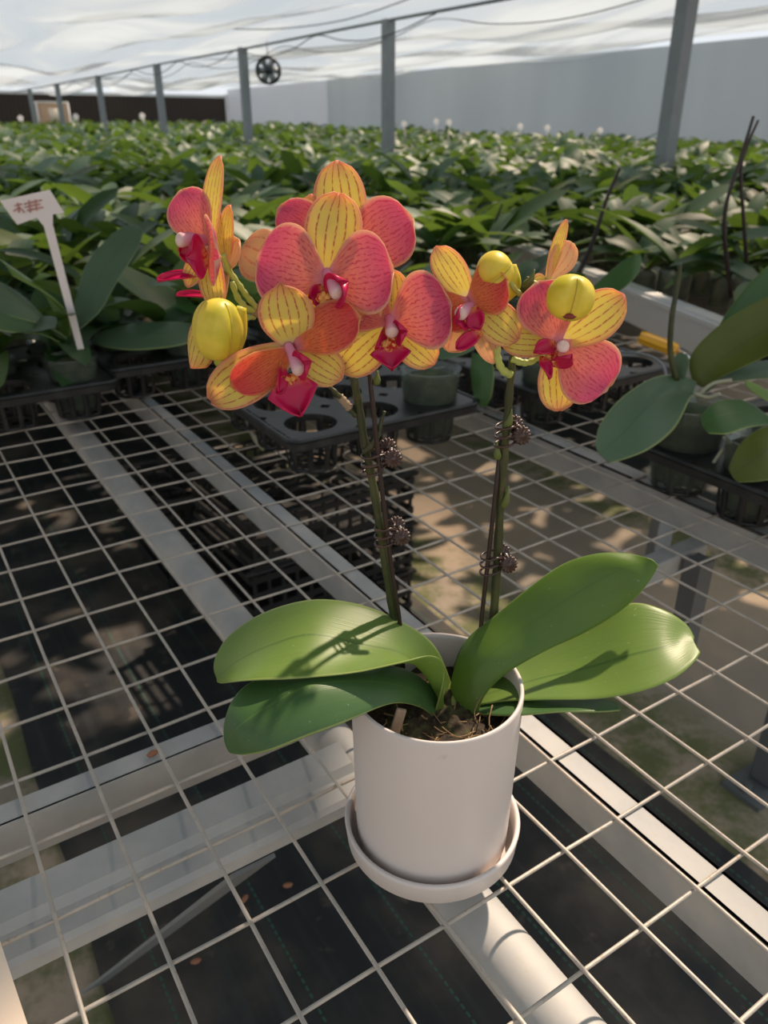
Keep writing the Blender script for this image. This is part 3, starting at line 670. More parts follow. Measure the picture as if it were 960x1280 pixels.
# bark and moss filling
mb = MB(); vs = []; fs = []; NR, NA = 22, 64; zc = ZS+.120
for i in range(NR+1):
    r = .0568*i/NR
    for k in range(NA):
        a = 2*PI*k/NA; x = r*math.cos(a); y_ = r*math.sin(a)
        nz = mnoise.noise(Vector((x*90, y_*90, 1)))*.005+mnoise.noise(Vector((x*260, y_*260, 5)))*.003
        vs.append(Vector((PC.x+x, PC.y+y_, zc+.008*(1-(r/.0568)**2)+nz)))
for i in range(NR):
    for k in range(NA): fs.append((i*NA+k, i*NA+(k+1) % NA, (i+1)*NA+(k+1) % NA, (i+1)*NA+k))
mb.add(vs, fs); mix_ = mb.build('bark_mix', M['bark']); setpiv(mix_, (PC.x, PC.y, zc)); tag(mix_, 'dark bark and moss filling in the white pot', 'potting mix'); mix_['kind'] = 'stuff'
rs_ = random.Random(21); mb = MB()
for k in range(70):
    a = rs_.uniform(-PI, 0) if k % 3 else rs_.uniform(0, 2*PI); r = .053*math.sqrt(rs_.random()); p = Vector((PC.x+r*math.cos(a), PC.y+r*math.sin(a), zc+.006)); d_ = Vector((rs_.uniform(-1, 1), rs_.uniform(-1, 1), rs_.uniform(-.1, .5))).normalized()
    L_ = rs_.uniform(.008, .028); bend = Vector((rs_.uniform(-1, 1), rs_.uniform(-1, 1), -.3))*.006
    P_ = [p, p+d_*L_*.5+bend, p+d_*L_]
    if all((q-Vector((PC.x, PC.y, q.z))).length < .055 for q in P_): tube(mb, catmull(P_, 3), rs_.uniform(.0003, .0007), 5)
st = mb.build('moss_strands', M['straw']); setpiv(st, (PC.x, PC.y, zc)); tag(st, 'dry tan moss strands tangled on top of the bark', 'moss'); st['kind'] = 'stuff'
mb = MB(); tube(mb, catmull([at(489, 878, .425), at(497, 892, .42), at(500, 908, .416), at(493, 925, .412)], 5), [.0022]*16, 8) if False else None
bk = MB(); obox(bk, at(497, 903, .405), Vector((.25, .1, 1)).normalized(), Vector((1, 0, -.25)).normalized(), Vector((0, 1, -.1)).normalized(), .022, .007, .003); bk = bevel(bk.build('bark_chip', M['node_brown'], smooth=False), .001); setpiv(bk, at(497, 910, .405)); tag(bk, 'upright sliver of brown bark at the left inside the white pot', 'bark')

# ------------------------------------------------------------------ the blooming orchid
HB = Vector((PC.x, PC.y, ZS+.135))
orchid = thing('blooming_orchid', 'orchid with two spikes of pink and yellow striped flowers in the white pot', 'plant', HB)
def hero_leaf(rows, m, nm='leaf', label=None):
    o = xleaf(nm, rows, M[m], orchid, off=HB)
    if label: o['label'] = label
    return o
hero_leaf([((568, 880, .45), (560, 894, .440), (542, 893, .432)), ((563, 850, .46), (551, 878, .440), (556, 836, .425)), ((543, 806, .465), (530, 842, .438), (540, 819, .418)), ((505, 778, .47), (502, 818, .435), (502, 828, .408)),
 ((450, 755, .475), (452, 807, .435), (440, 842, .402)), ((390, 749, .475), (390, 794, .435), (370, 849, .397)), ((330, 765, .47), (338, 808, .43), (318, 851, .397)), ((287, 793, .46), (300, 826, .43), (290, 853, .405)), ((269, 822, .446), (280, 841, .43), (277, 854, .42)), ((268, 840, .437), (271, 847, .433), (272, 853, .428))], 'leaf', label='upper left leaf, sun-flecked, creased down the middle')
hero_leaf([((566, 882, .45), (556, 896, .436), (544, 898, .428)), ((535, 854, .445), (530, 872, .43), (524, 884, .42)), ((500, 834, .44), (496, 857, .415), (488, 880, .40)), ((440, 832, .43), (440, 852, .405), (430, 904, .38)), ((380, 838, .425), (385, 858, .395), (380, 923, .37)),
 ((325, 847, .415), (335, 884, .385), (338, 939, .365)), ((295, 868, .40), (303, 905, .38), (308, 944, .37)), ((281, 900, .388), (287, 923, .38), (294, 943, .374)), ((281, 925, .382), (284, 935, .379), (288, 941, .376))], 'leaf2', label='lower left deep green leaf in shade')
hero_leaf([((562, 880, .45), (576, 896, .436), (598, 893, .43)), ((565, 846, .455), (582, 866, .44), (606, 870, .434)), ((582, 800, .465), (606, 826, .445), (632, 843, .44)), ((620, 768, .47), (650, 790, .455), (680, 815, .445)), ((665, 731, .475), (700, 755, .46), (730, 792, .45)), ((705, 704, .48), (745, 727, .465), (775, 765, .455)),
 ((745, 692, .48), (780, 710, .465), (800, 742, .455)), ((785, 692, .475), (805, 705, .465), (815, 722, .46)), ((815, 699, .465), (820, 703, .463), (823, 707, .461))], 'leaf3', label='upright right leaf showing its smooth underside')
hero_leaf([((580, 866, .46), (584, 876, .45), (588, 884, .44)), ((620, 840, .47), (625, 864, .445), (625, 877, .43)), ((680, 805, .475), (680, 848, .44), (680, 875, .415)), ((740, 770, .475), (735, 836, .435), (745, 874, .405)), ((790, 753, .47), (785, 821, .43), (800, 865, .40)), ((830, 762, .46), (825, 811, .43), (842, 849, .405)),
 ((858, 780, .45), (852, 804, .435), (866, 830, .415)), ((868, 798, .44), (868, 803, .435), (876, 816, .425))], 'leaf', label='broad pale right leaf lying flat')
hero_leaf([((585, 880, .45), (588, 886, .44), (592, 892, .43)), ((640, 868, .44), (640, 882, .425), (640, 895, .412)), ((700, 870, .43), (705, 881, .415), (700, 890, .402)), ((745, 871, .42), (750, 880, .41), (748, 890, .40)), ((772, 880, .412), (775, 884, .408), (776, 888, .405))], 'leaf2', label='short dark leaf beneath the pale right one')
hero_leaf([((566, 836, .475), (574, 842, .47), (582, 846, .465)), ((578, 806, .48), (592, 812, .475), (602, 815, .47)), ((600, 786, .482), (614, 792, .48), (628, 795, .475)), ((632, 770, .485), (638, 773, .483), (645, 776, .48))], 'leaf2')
mb = MB(); tube(mb, catmull([at(568, 900, .442)-HB, at(568, 888, .446)-HB, at(568, 872, .452)-HB, at(567, 852, .460)-HB], 4), [.012, .0125, .0125, .0125, .012, .0115, .011, .010, .009, .0075, .006, .0045, .002], 18); mb.build('crown', M['leaf3'], orchid)
# spikes
def stempart(P, r, name, m='spike', parent=None, n=12):
    mb = MB(); C_ = catmull([at(*p)-HB for p in P], 6); N = len(C_)
    rr_ = [r[0]+(r[1]-r[0])*k/(N-1)+(.0003*math.sin(k*1.7)) for k in range(N)]; tube(mb, C_, rr_, n); return mb.build(name, M[m], parent or orchid)
sp1 = stempart([(498, 845, .462), (496, 800, .468), (489, 750, .472), (478, 680, .474), (467, 610, .474), (457, 560, .474), (449, 510, .472), (443, 475, .468), (441, 430, .474), (430, 385, .482), (400, 365, .486), (360, 368, .486), (325, 382, .482)], (.0033, .0019), 'flower_spike')
sp2 = stempart([(612, 850, .468), (615, 800, .474), (620, 730, .478), (625, 640, .478), (631, 560, .477), (636, 500, .475), (641, 445, .472), (648, 400, .472), (655, 365, .474), (661, 346, .474)], (.0037, .0016), 'flower_spike')
stempart([(445, 520, .472), (435, 508, .470), (424, 495, .468), (414, 485, .468), (400, 470, .472)], (.0017, .0013), 'spike_branch', 'spike', sp1)
stempart([(437, 510, .4705), (431, 503, .4695), (425, 496, .4685)], (.0027, .0024), 'spike_node', 'node_brown', sp1)
stempart([(455, 565, .472), (466, 556, .470), (473, 543, .469), (476, 528, .469), (481, 514, .469)], (.0024, .0009), 'side_shoot', 'spike', sp1)
stempart([(345, 372, .486), (332, 376, .484), (324, 386, .482), (318, 395, .481)], (.0026, .0026), 'spike_node', 'node_brown', sp1)
def bract(px, py, Y, w, h, parent, lean):
    mb = MB(); c0 = at(px, py, Y)-HB; P_ = [c0, c0+Vector((lean*w*.6, -.002, h*.4)), c0+Vector((lean*w, -.001, h))]; tube(mb, catmull(P_, 4), [.0024, .0026, .0027, .0026, .0022, .0017, .0011, .0007, .0003], 8); mb.build('bract', M['bract'], parent)
bract(633, 533, .475, .004, .012, sp2, .6); bract(622, 572, .476, .003, .012, sp2, -.4); bract(629, 632, .476, .004, .015, sp2, .6); bract(656, 358, .472, .004, .010, sp2, 1.2); bract(470, 478, .470, .002, .008, sp1, .5)
# pedicels
def pedicel(P, r=(.0017, .0015)): return stempart(P, r, 'flower_stalk', 'pedicel', orchid, 8)
pedicel([(322, 386, .482), (310, 372, .48), (300, 358, .478), (288, 340, .476), (278, 318, .472)], (.0020, .0016))
pedicel([(320, 390, .482), (308, 385, .478), (297, 372, .476), (290, 352, .474)], (.0022, .0018)); pedicel([(318, 396, .481), (306, 398, .474), (296, 402, .468), (285, 408, .462)])
pedicel([(638, 468, .470), (628, 462, .466), (622, 448, .463), (621, 430, .462), (618, 405, .466), (605, 388, .472)], (.0026, .0018))
pedicel([(640, 448, .470), (652, 453, .468), (664, 452, .468), (680, 442, .470), (695, 434, .472)], (.0024, .0018)); pedicel([(656, 372, .474), (646, 364, .472), (634, 348, .47), (628, 340, .468)])
pedicel([(661, 350, .474), (672, 356, .474), (690, 362, .470), (705, 370, .462)]); pedicel([(657, 372, .474), (670, 362, .48), (686, 352, .484)])
pedicel([(430, 385, .482), (425, 370, .482), (415, 352, .478)]); pedicel([(400, 366, .486), (390, 395, .482), (375, 425, .472)]); pedicel([(441, 430, .474), (462, 418, .478), (485, 404, .478)]); pedicel([(425, 380, .484), (432, 350, .492), (434, 322, .495)]); pedicel([(372, 368, .487), (366, 355, .492), (362, 338, .494)]); pedicel([(443, 470, .468), (447, 462, .468), (452, 455, .47)], (.0028, .002))

def petal_mesh(mb, c, tip, hw, nrm, kind, cup=.16, curl=0.0, wave=0.0, ph=0.0, nu=16, nw=12):
    L_ = (tip-c).length; t_ = (tip-c).normalized(); s_ = t_.cross(nrm).normalized(); n_ = s_.cross(t_).normalized()
    vs = []; uv = []; fs = []
    for i in range(nu+1):
        v = i/nu
        if kind == 'P': w = hw*(.16+.95*math.sin(min(1, v/.62)*PI/2)**1.25) if v < .62 else hw*1.11*math.sqrt(max(0, 1-((v-.62)/.385)**2.3))
        elif kind == 'A': w = hw*(.25+.75*(v/.42)**.8) if v < .42 else hw*max(0, 1-(v-.42)/.58)**.75
        else: w = hw*(.34+.66*math.sin(min(1, v/.56)*PI/2)**1.1) if v < .56 else hw*math.sqrt(max(0, 1-((v-.56)/.445)**2.1))
        w = max(w, .0004)
        for k in range(nw+1):
            x = k/nw*2-1
            p = c+t_*L_*v*(1-.02*x*x)+s_*x*w
            p = p+n_*(cup*hw*(x*x)*(.4+v) - curl*L_*(v**2) + math.sin(v*PI)*L_*.05 + wave*hw*math.sin(x*4+v*6+ph)*v)
            vs.append(p); uv.append((.001+k/nw*.998, v))
    for i in range(nu):
        for k in range(nw): a = i*(nw+1)+k; fs.append((a, a+1, a+nw+2, a+nw+1))
    mb.add(vs, fs, uv)
PXM = .00048
def fin(o, th=.0006):
    s_ = o.modifiers.new('s', 'SOLIDIFY'); s_.thickness = th; s_.offset = 0; return o
def flower(cpx, Y, sepals, petals, lip=None, nrm=(0, -1, .25), label=None, seed=0, col=None, lipm='lip'):
    """cpx: centre; sepals/petals: (tip px, tip py, dY, halfwidth px[, normal, material])"""
    C0 = at(cpx[0], cpx[1], Y)-HB; N0 = Vector(nrm).normalized(); rf = random.Random(seed)
    fl = None
    mb = MB()
    tube(mb, [C0-N0*.004, C0-N0*.0005], [.002, .003], 10); fl = mb.build('flower', M['pedicel'], orchid)
    if label: fl['label'] = label
    for kind, lst in (('S', sepals), ('P', petals)):
        for q in lst:
            tip = at(q[0], q[1], Y+q[2])-HB; nn = Vector(q[4]).normalized() if len(q) > 4 and q[4] else N0
            m = q[5] if len(q) > 5 else ('sepal' if kind == 'S' else 'petal')
            mb = MB(); petal_mesh(mb, C0+N0*(-.0015 if kind == 'S' else .0005), tip, q[3]*PXM, nn, kind, cup=rf.uniform(.08, .18) if kind == 'P' else rf.uniform(.12, .25), curl=rf.uniform(.0, .10), wave=.05, ph=rf.uniform(0, 6))
            fin(mb.build('sepal' if kind == 'S' else 'petal', M[m], fl))
    if lip:
        # column: {dir px}, lobes: list of (base px, tip px, dYbase, dYtip, hw px, normal)
        (bx_, by_, tx_, ty_, dy_) = lip['col']
        b_ = at(bx_, by_, Y-.001)-HB; e_ = at(tx_, ty_, Y+dy_)-HB
        mb = MB(); P_ = catmull([b_, b_.lerp(e_, .5)+Vector((0, -.001, .001)), e_, e_+(e_-b_)*.18], 4); r_ = [.0028, .0026, .0026, .0027, .003, .0034, .0038, .004, .0041, .0038, .0031, .002, .0006][:len(P_)]
        tube(mb, P_, [x_*lip.get('cs', 1) for x_ in r_], 12); n_ = len(mb.v); mb.uv = [(0.5, .05+.95*(i//12)/len(P_)) for i in range(n_)]; mb.build('column', M['column'], fl)
        for (b0x, b0y, t0x, t0y, db, dt, hw, nn, shp) in lip['lobes']:
            mb = MB(); petal_mesh(mb, at(b0x, b0y, Y+db)-HB, at(t0x, t0y, Y+dt)-HB, hw*PXM, Vector(nn).normalized(), shp, cup=.5, curl=.05, nu=12, nw=8)
            fin(mb.build('lip_lobe', M[lipm], fl), .0009)
        if 'throat' in lip:
            (x_, y__, d_, r_) = lip['throat']; c_ = at(x_, y__, Y+d_)-HB; mb = MB()
            for (ox, oz, rr_) in ((-.5, 0, .8), (.5, 0, .8), (0, -.6, .9), (0, .4, .6)):
                cc = c_+Vector((ox*r_*PXM, -.001, oz*r_*PXM)); prof_ = [(0.0001, -1), (.6, -.8), (.95, -.3), (1, 0), (.95, .3), (.6, .8), (.0001, 1)]; lathe(mb, [(p_*rr_*r_*PXM*.7, q_*rr_*r_*PXM*.7) for p_, q_ in prof_], cc, 12)
            mb.build('lip_callus', M['throat'], fl)
    return fl
T_ = (0, -1, .2)
# F3: behind the central bloom
flower((432, 320), .492, [(420, 200, .006, 33), (505, 366, 0, 16, None, 'sepal_pale'), (372, 372, .004, 20)], [(346, 258, .004, 27), (516, 272, -.004, 39)], None, seed=3, label='flower half hidden behind the central one')
# F4: back view, pale petal at the left
flower((358, 338), .496, [(390, 242, .008, 13)], [(303, 308, .0, 31, (0, -1, .4), 'sepal_pale')], None, seed=4, label='pale flower turned away behind the central one')
# F2: the central bloom
flower((408, 350), .455, [(424, 239, .014, 34), (332, 408, .006, 27), (456, 396, .006, 26)], [(321, 320, -.002, 43), (492, 336, -.004, 43)],
 dict(col=(408, 340, 421, 366, -.014), throat=(405, 372, -.008, 10), lobes=[(402, 358, 386, 372, -.003, -.008, 10, (1, -.7, .2), 'S'), (412, 378, 434, 352, -.006, -.016, 19, (-.6, -.9, .2), 'P'), (407, 372, 402, 388, -.006, -.010, 12, (0, -1, .8), 'S')]), seed=2, label='central pink flower facing the front')
# F6: right of the centre
flower((488, 403), .462, [(486, 335, .006, 24, None, 'sepal'), (424, 464, -.002, 30), (544, 456, -.002, 25)], [(564, 378, -.006, 43), (440, 372, .006, 30)],
 dict(col=(486, 398, 490, 415, -.012), throat=(486, 430, -.008, 10), lobes=[(480, 410, 470, 436, -.004, -.014, 9, (1, -.7, 0), 'S'), (494, 418, 508, 414, -.006, -.016, 14, (-.8, -.8, .1), 'P'), (487, 430, 490, 464, -.008, -.016, 25, (0, -1, .5), 'A')]), seed=6, label='pink flower with a broad right petal over the first spike')
# F5: lower left bloom
flower((368, 434), .445, [(350, 355, -.006, 33), (260, 502, -.002, 31), (428, 474, -.004, 25)], [(290, 486, -.014, 23, (.8, -1, .2), 'petal_sunlit'), (450, 394, -.010, 28, (-.1, -1, .5), 'petal_sunlit')],
 dict(col=(360, 432, 374, 462, -.014), throat=(364, 473, -.006, 8), lobes=[(352, 452, 348, 492, -.004, -.014, 9, (1, -.8, .1), 'S'), (370, 460, 388, 452, -.008, -.018, 16, (-.6, -.9, .1), 'P'), (361, 468, 377, 521, -.006, -.014, 31, (0, -1, .35), 'A')], cs=1.05), seed=5, label='lower left flower with a twisted petal and big magenta lip')
# F1b then F1: side-on flowers at the far left
flower((284, 338), .482, [(285, 256, .0, 13, (-.6, -1, .2), 'sepal'), (268, 392, -.004, 13, (-.6, -1, .2), 'sepal_pale'), (262, 238, .004, 8)], [(300, 300, -.006, 20, (-.9, -.5, 0), 'sepal_pale')],
 dict(col=(278, 344, 266, 352, -.006), lobes=[(268, 372, 220, 368, -.004, -.006, 6, (0, -.6, 1), 'S')]), seed=11, label='side-on flower tucked behind the far left one')
flower((262, 306), .462, [(270, 194, .0, 14, (-.5, -1, .1), 'sepal'), (270, 388, -.002, 20, (-.5, -1, .2), 'sepal'), (232, 358, -.008, 14, (-.2, -1, .6), 'sepal')],
 [(222, 238, .006, 27, (-.3, -1, .2)), (276, 318, -.022, 36, (-1, -.42, 0))],
 dict(col=(258, 300, 226, 300, -.010), lobes=[(250, 312, 224, 316, -.002, -.004, 13, (-.4, -1, .1), 'S'), (258, 322, 233, 322, -.010, -.018, 22, (-.3, -1, .2), 'P'), (254, 345, 196, 350, -.004, -.008, 8, (0, -.6, 1), 'S')], throat=(252, 332, -.006, 7)), nrm=(-.8, -.7, .2), seed=1, label='far left flower seen from the side')
# F7: left one on the second spike
flower((586, 375), .462, [(544, 308, .004, 20, (-.2, -1, .2), 'sepal'), (560, 440, -.004, 28, None, 'sepal_pale'), (648, 426, -.006, 26, (.2, -1, .3), 'sepal'), (618, 455, .002, 14, None, 'sepal_pale')],
 [(634, 352, -.010, 29, (-.5, -1, .3), 'petal_sunlit'), (548, 400, -.006, 25, (-.3, -1, .2), 'petal_sunlit')],
 dict(col=(590, 382, 576, 392, -.012), throat=(586, 400, -.008, 7), lobes=[(584, 392, 568, 402, -.004, -.014, 14, (.5, -1, .2), 'P'), (592, 384, 600, 412, -.008, -.014, 12, (-.5, -1, .1), 'S'), (602, 414, 570, 436, -.010, -.014, 9, (0, -1, .5), 'S')]), nrm=(-.4, -1, .2), seed=7, label='flower on the left of the second spike, lip pointing left')
# F9: pale one seen from behind, above the right bloom
flower((684, 352), .486, [(708, 274, .0, 8, (-.4, -1, 0), 'sepal'), (664, 356, -.004, 12, None, 'sepal')], [(714, 302, .004, 17, (.3, -1, .2), 'sepal_pale')], None, seed=9, label='pale flower seen from behind above the right bloom')
# F8: right bloom
flower((697, 428), .462, [(782, 370, -.004, 30), (697, 514, -.002, 27), (624, 424, .0, 21)], [(672, 352, .0, 34), (762, 488, -.006, 39)],
 dict(col=(696, 436, 704, 433, -.014), throat=(690, 444, -.008, 8), lobes=[(694, 430, 668, 440, -.004, -.016, 10, (.2, -1, .8), 'S'), (688, 454, 715, 444, -.006, -.016, 12, (0, -1, -.5), 'S'), (676, 446, 687, 474, -.010, -.02, 9, (.4, -1, .3), 'A')], cs=.95), seed=8, label='right bloom with a bud in front of it')

# buds
def bud(cpx, Y, rx, ry, tilt, seams, label, sep=None, rz=1.0, gd=.22):
    C0 = at(cpx[0], cpx[1], Y)-HB; mb = MB(); n, m_ = 36, 22; vs = []; uv = []; fs = []
    for i in range(m_+1):
        th = PI*i/m_
        for k in range(n):
            a = 2*PI*k/n; rr_ = math.sin(th)**.85; gro = 0
            for s_ in seams:
                d_ = (a-s_+PI) % (2*PI)-PI; gro += math.exp(-(d_/.20)**2)*gd*math.sin(th)**.7
            x = rx*PXM*rr_*(1-gro)*math.cos(a); y_ = rx*PXM*rz*rr_*(1-gro)*math.sin(a); z = ry*PXM*math.cos(th)
            vs.append(C0+Vector((x*math.cos(tilt)+z*math.sin(tilt), y_, -x*math.sin(tilt)+z*math.cos(tilt)))); uv.append((k/n, max(.01, i/m_)))
    for i in range(m_):
        for k in range(n): fs.append((i*n+k, (i+1)*n+k, (i+1)*n+(k+1) % n, i*n+(k+1) % n))
    mb.add(vs, fs, uv); o = mb.build('flower_bud', M['bud'], orchid); o['label'] = label
    for s_ in seams:
        k = int(round((s_ % (2*PI))/(2*PI)*n)) % n; cc = C0; tube_ = [cc.lerp(vs[i*n+k], 1.01) for i in range(3, m_-1)]
        mb = MB(); tube(mb, tube_, .00045, 6); mb.build('seam', M['seam'], o)
    if sep:
        for q in sep:
            mb = MB(); petal_mesh(mb, at(q[0], q[1], Y+q[4])-HB, at(q[2], q[3], Y+q[5])-HB, q[6]*PXM, Vector(q[7]).normalized(), 'S', cup=-.55, curl=.1); fin(mb.build('bud_sepal', M[q[8]], o), .0009)
    return o
bud((272, 412), .448, 31, 37, .1, [-.62, -2.75, 1.2], 'large yellow opening bud at the left', [(268, 380, 234, 460, .002, -.002, 21, (-.4, -1, .1), 'sepal'), (304, 384, 284, 466, .002, -.006, 17, (.7, -.8, .1), 'bud')])
bud((619, 338), .464, 23, 21, .9, [-1.3, .8], 'small yellow-green bud between the two right flowers', [(640, 330, 632, 380, .008, .006, 18, (.2, -1, .2), 'bud')])
bud((713, 372), .440, 28, 26, .15, [-1.65, .6, 2.6], 'rounded yellow bud in front of the right bloom', gd=.42)
mb = MB(); C0 = at(712, 393, .4335)-HB; lathe(mb, [(.0001, .0010), (.0035, .0008), (.0048, -.0006), (.003, -.0020), (.0001, -.0026)], C0, 14); mb.build('bud_crease', M['crease'], orchid)
# stakes
def stake(P, lb):
    mb = MB(); C_ = catmull([at(*p) for p in P], 5); tube(mb, C_, .0016, 10); o = mb.build('support_stake', M['stake']); setpiv(o, C_[0]); tag(o, lb, 'stake')
stake([(505, 850, .460), (500, 780, .466), (488, 700, .467), (476, 600, .467), (462, 468, .467)], 'thin dark brown stake beside the left flower spike')
stake([(598, 850, .462), (601, 785, .468), (609, 710, .472), (619, 620, .4745), (627, 545, .4815)], 'thin dark brown stake crossing behind the right flower spike')
# clips
def clip(cx, cy, rx, ry, Y, lb, tilt=.08):
    c0 = at(cx, cy, Y); cl = thing('claw_clip', lb, 'clip', c0)
    R = at(rx, ry, Y-.004)-c0
    for k in range(3):
        z0 = (k-1)*.0062; mb = MB(); P_ = []
        for a in np.linspace(-.6, 2*PI-.95, 26):
            P_.append(Vector((math.cos(a)*.0068-.0005, math.sin(a)*.0066+.0005, z0+math.cos(a)*tilt*.02)))
        P_ = [Vector((R.x*.8, R.y*.6, R.z+z0*.4))]+P_[::-1]+[Vector((R.x*.8, R.y+.004, R.z+z0*.4))]
        tube(mb, P_, .0009, 7); mb.build('clip_claw', M['clip'], cl)
    for s_, dd in ((1, Vector((0, 0, 0))), (-1, Vector((-.0035, .011, .0035)))):
        mb = MB(); n = 56; C_ = R+dd; nrm_ = Vector((.25, -1, .35)).normalized(); a1, b1 = frame(nrm_); vs = [C_+nrm_*.0022]; fs = []
        for (rr_, hh) in ((.0016, .0026), (.0019, .0012), (.0048, .0022), (.0062, .0006), (.0060, -.0012), (.001, -.0018)):
            for k in range(n):
                a = 2*PI*k/n; f_ = 1+.07*math.cos(14*a) if rr_ > .003 else 1; h_ = hh+(.0006*math.cos(14*a) if rr_ > .003 else 0); vs.append(C_+(a1*math.cos(a)+b1*math.sin(a))*rr_*f_+nrm_*h_)
        fs += [(0, 1+k, 1+(k+1) % n) for k in range(n)]
        for q in range(5):
            for k in range(n): fs.append((1+q*n+k, 1+(q+1)*n+k, 1+(q+1)*n+(k+1) % n, 1+q*n+(k+1) % n))
        mb.add(vs, fs); mb.build('clip_rosette', M['clip'], cl)
    mb = MB(); P_ = [R+Vector((-.001+.0012*math.cos(a), .002+a*.0003, .003+.0012*math.sin(a))) for a in np.linspace(0, 8*PI, 50)]; tube(mb, P_, .0003, 5); o = mb.build('spring', M['clip_pin'], cl); o['label'] = 'bright steel spring'
clip(466, 579, 491, 573, .471, 'upper brown flower-shaped claw clip on the left spike')
clip(482, 668, 502, 671, .471, 'lower brown flower-shaped claw clip on the left spike')
clip(633, 543, 652, 544, .477, 'upper brown flower-shaped claw clip on the right spike')
clip(614, 704, 636, 705, .476, 'lower brown flower-shaped claw clip on the right spike')
#@@EXTRAS
# ------------------------------------------------------------------ neighbours with their own shapes
def clearpot(root, c, s=1.0):
    a, b = pot_meshes(root); 
    for o in (a, b): o.scale = (s, s, s); o.location = c
def named_plant(base, label, leaves, stalks=(), roots=(), s=1.15, k=1.0):
    sc = lambda q: (q[0], q[1], q[2]*k)
    leaves = [([tuple(sc(q) for q in r) for r in rows], m) for rows, m in leaves]; stalks = [([sc(q) for q in P], r) for P, r in stalks]; roots = [[sc(q) for q in P] for P in roots]
    base = Vector(base); p = thing('orchid_plant', label, 'plant', base); clearpot(p, (0, 0, 0), s)
    for rows, m in leaves: xleaf('leaf', rows, M[m], p, nseg=4, nw=8, thick=.002, off=base)
    for P, r in stalks:
        mb = MB(); C_ = catmull([at(*q)-base for q in P], 4); tube(mb, C_, [r*(1-.4*k/len(C_)) for k in range(len(C_))], 8); mb.build('flower_stump', M['spike'], p)
    for P in roots:
        mb = MB(); C_ = catmull([at(*q)-base for q in P], 4); tube(mb, C_, .0028, 7); mb.build('aerial_root', M['root'], p)
    return p
zp = BZ+.012
b_ = onz(862, 580, zp+.0); bY = b_.y
def rowsY(lst): return lst
named_plant(G(.975, .677, zp), 'broad-leaved orchid with a cut stalk at the right edge, big leaf drooping over the mesh', [
 ([((872, 478, 1.20), (868, 486, 1.185), (866, 494, 1.18)), ((850, 468, 1.21), (840, 492, 1.17), (862, 500, 1.14)), ((815, 472, 1.20), (808, 510, 1.14), (845, 535, 1.11)), ((775, 498, 1.16), (782, 538, 1.11), (815, 560, 1.08)), ((750, 530, 1.12), (762, 557, 1.09), (785, 573, 1.07)), ((744, 556, 1.09), (749, 568, 1.08), (762, 579, 1.07))], 'leaf_grey'),
 ([((866, 478, 1.22), (873, 482, 1.21), (880, 484, 1.20)), ((862, 445, 1.23), (885, 465, 1.21), (905, 470, 1.19)), ((900, 405, 1.23), (925, 432, 1.21), (945, 452, 1.18)), ((950, 375, 1.22), (975, 402, 1.2), (990, 430, 1.16)), ((1010, 350, 1.2), (1020, 372, 1.18), (1030, 400, 1.15))], 'leaf_olive'),
 ([((885, 440, 1.28), (895, 445, 1.27), (905, 450, 1.26)), ((905, 395, 1.30), (930, 408, 1.28), (950, 420, 1.26)), ((940, 350, 1.31), (968, 375, 1.29), (990, 400, 1.27)), ((985, 310, 1.30), (1005, 335, 1.29), (1020, 360, 1.27))], 'leaf2'),
 ([((846, 470, 1.21), (850, 472, 1.205), (856, 474, 1.20)), ((842, 450, 1.22), (852, 452, 1.21), (862, 455, 1.20)), ((848, 441, 1.22), (853, 441, 1.215), (859, 443, 1.21))], 'leaf_grey'),
 ([((880, 492, 1.2), (886, 488, 1.2), (890, 482, 1.21)), ((905, 462, 1.23), (910, 470, 1.21), (905, 478, 1.19)), ((945, 452, 1.24), (948, 462, 1.21), (945, 474, 1.18)), ((985, 448, 1.23), (990, 460, 1.2), (985, 472, 1.17))], 'leaf_grey')],
 stalks=[([(846, 475, 1.20), (838, 440, 1.20), (840, 395, 1.20), (848, 352, 1.21), (850, 330, 1.21)], .0048)], roots=[[(868, 492, 1.17), (885, 497, 1.15), (900, 492, 1.14)], [(870, 497, 1.18), (890, 480, 1.18), (915, 475, 1.17)]], s=1.4, k=.93)
named_plant(G(.975, .559, zp), 'small-leaved orchid in the lower right corner of the tray, half out of the frame', [
 ([((960, 520, 1.06), (965, 524, 1.05), (968, 530, 1.04)), ((930, 500, 1.08), (925, 515, 1.05), (935, 535, 1.02)), ((895, 502, 1.07), (895, 522, 1.04), (910, 543, 1.01)), ((876, 520, 1.05), (877, 530, 1.04), (885, 542, 1.02))], 'leaf2'),
 ([((985, 525, 1.02), (990, 540, 1.01), (995, 560, 1.0)), ((950, 535, 1.02), (955, 565, .99), (975, 595, .97)), ((925, 555, 1.01), (932, 582, .99), (950, 602, .97)), ((910, 585, 1.0), (915, 596, .99), (922, 603, .98))], 'leaf_olive'),
 ([((980, 505, 1.08), (985, 510, 1.07), (990, 515, 1.06)), ((950, 482, 1.09), (955, 492, 1.08), (965, 505, 1.06)), ((930, 475, 1.09), (932, 482, 1.085), (938, 488, 1.08))], 'leaf')],
 roots=[[(905, 545, 1.06), (915, 560, 1.05), (912, 590, 1.04), (905, 610, 1.03)], [(880, 600, 1.06), (888, 585, 1.06), (905, 560, 1.06)]], s=1.2, k=.96)
lp_base = G(.281, 1.53, BZ+.012)
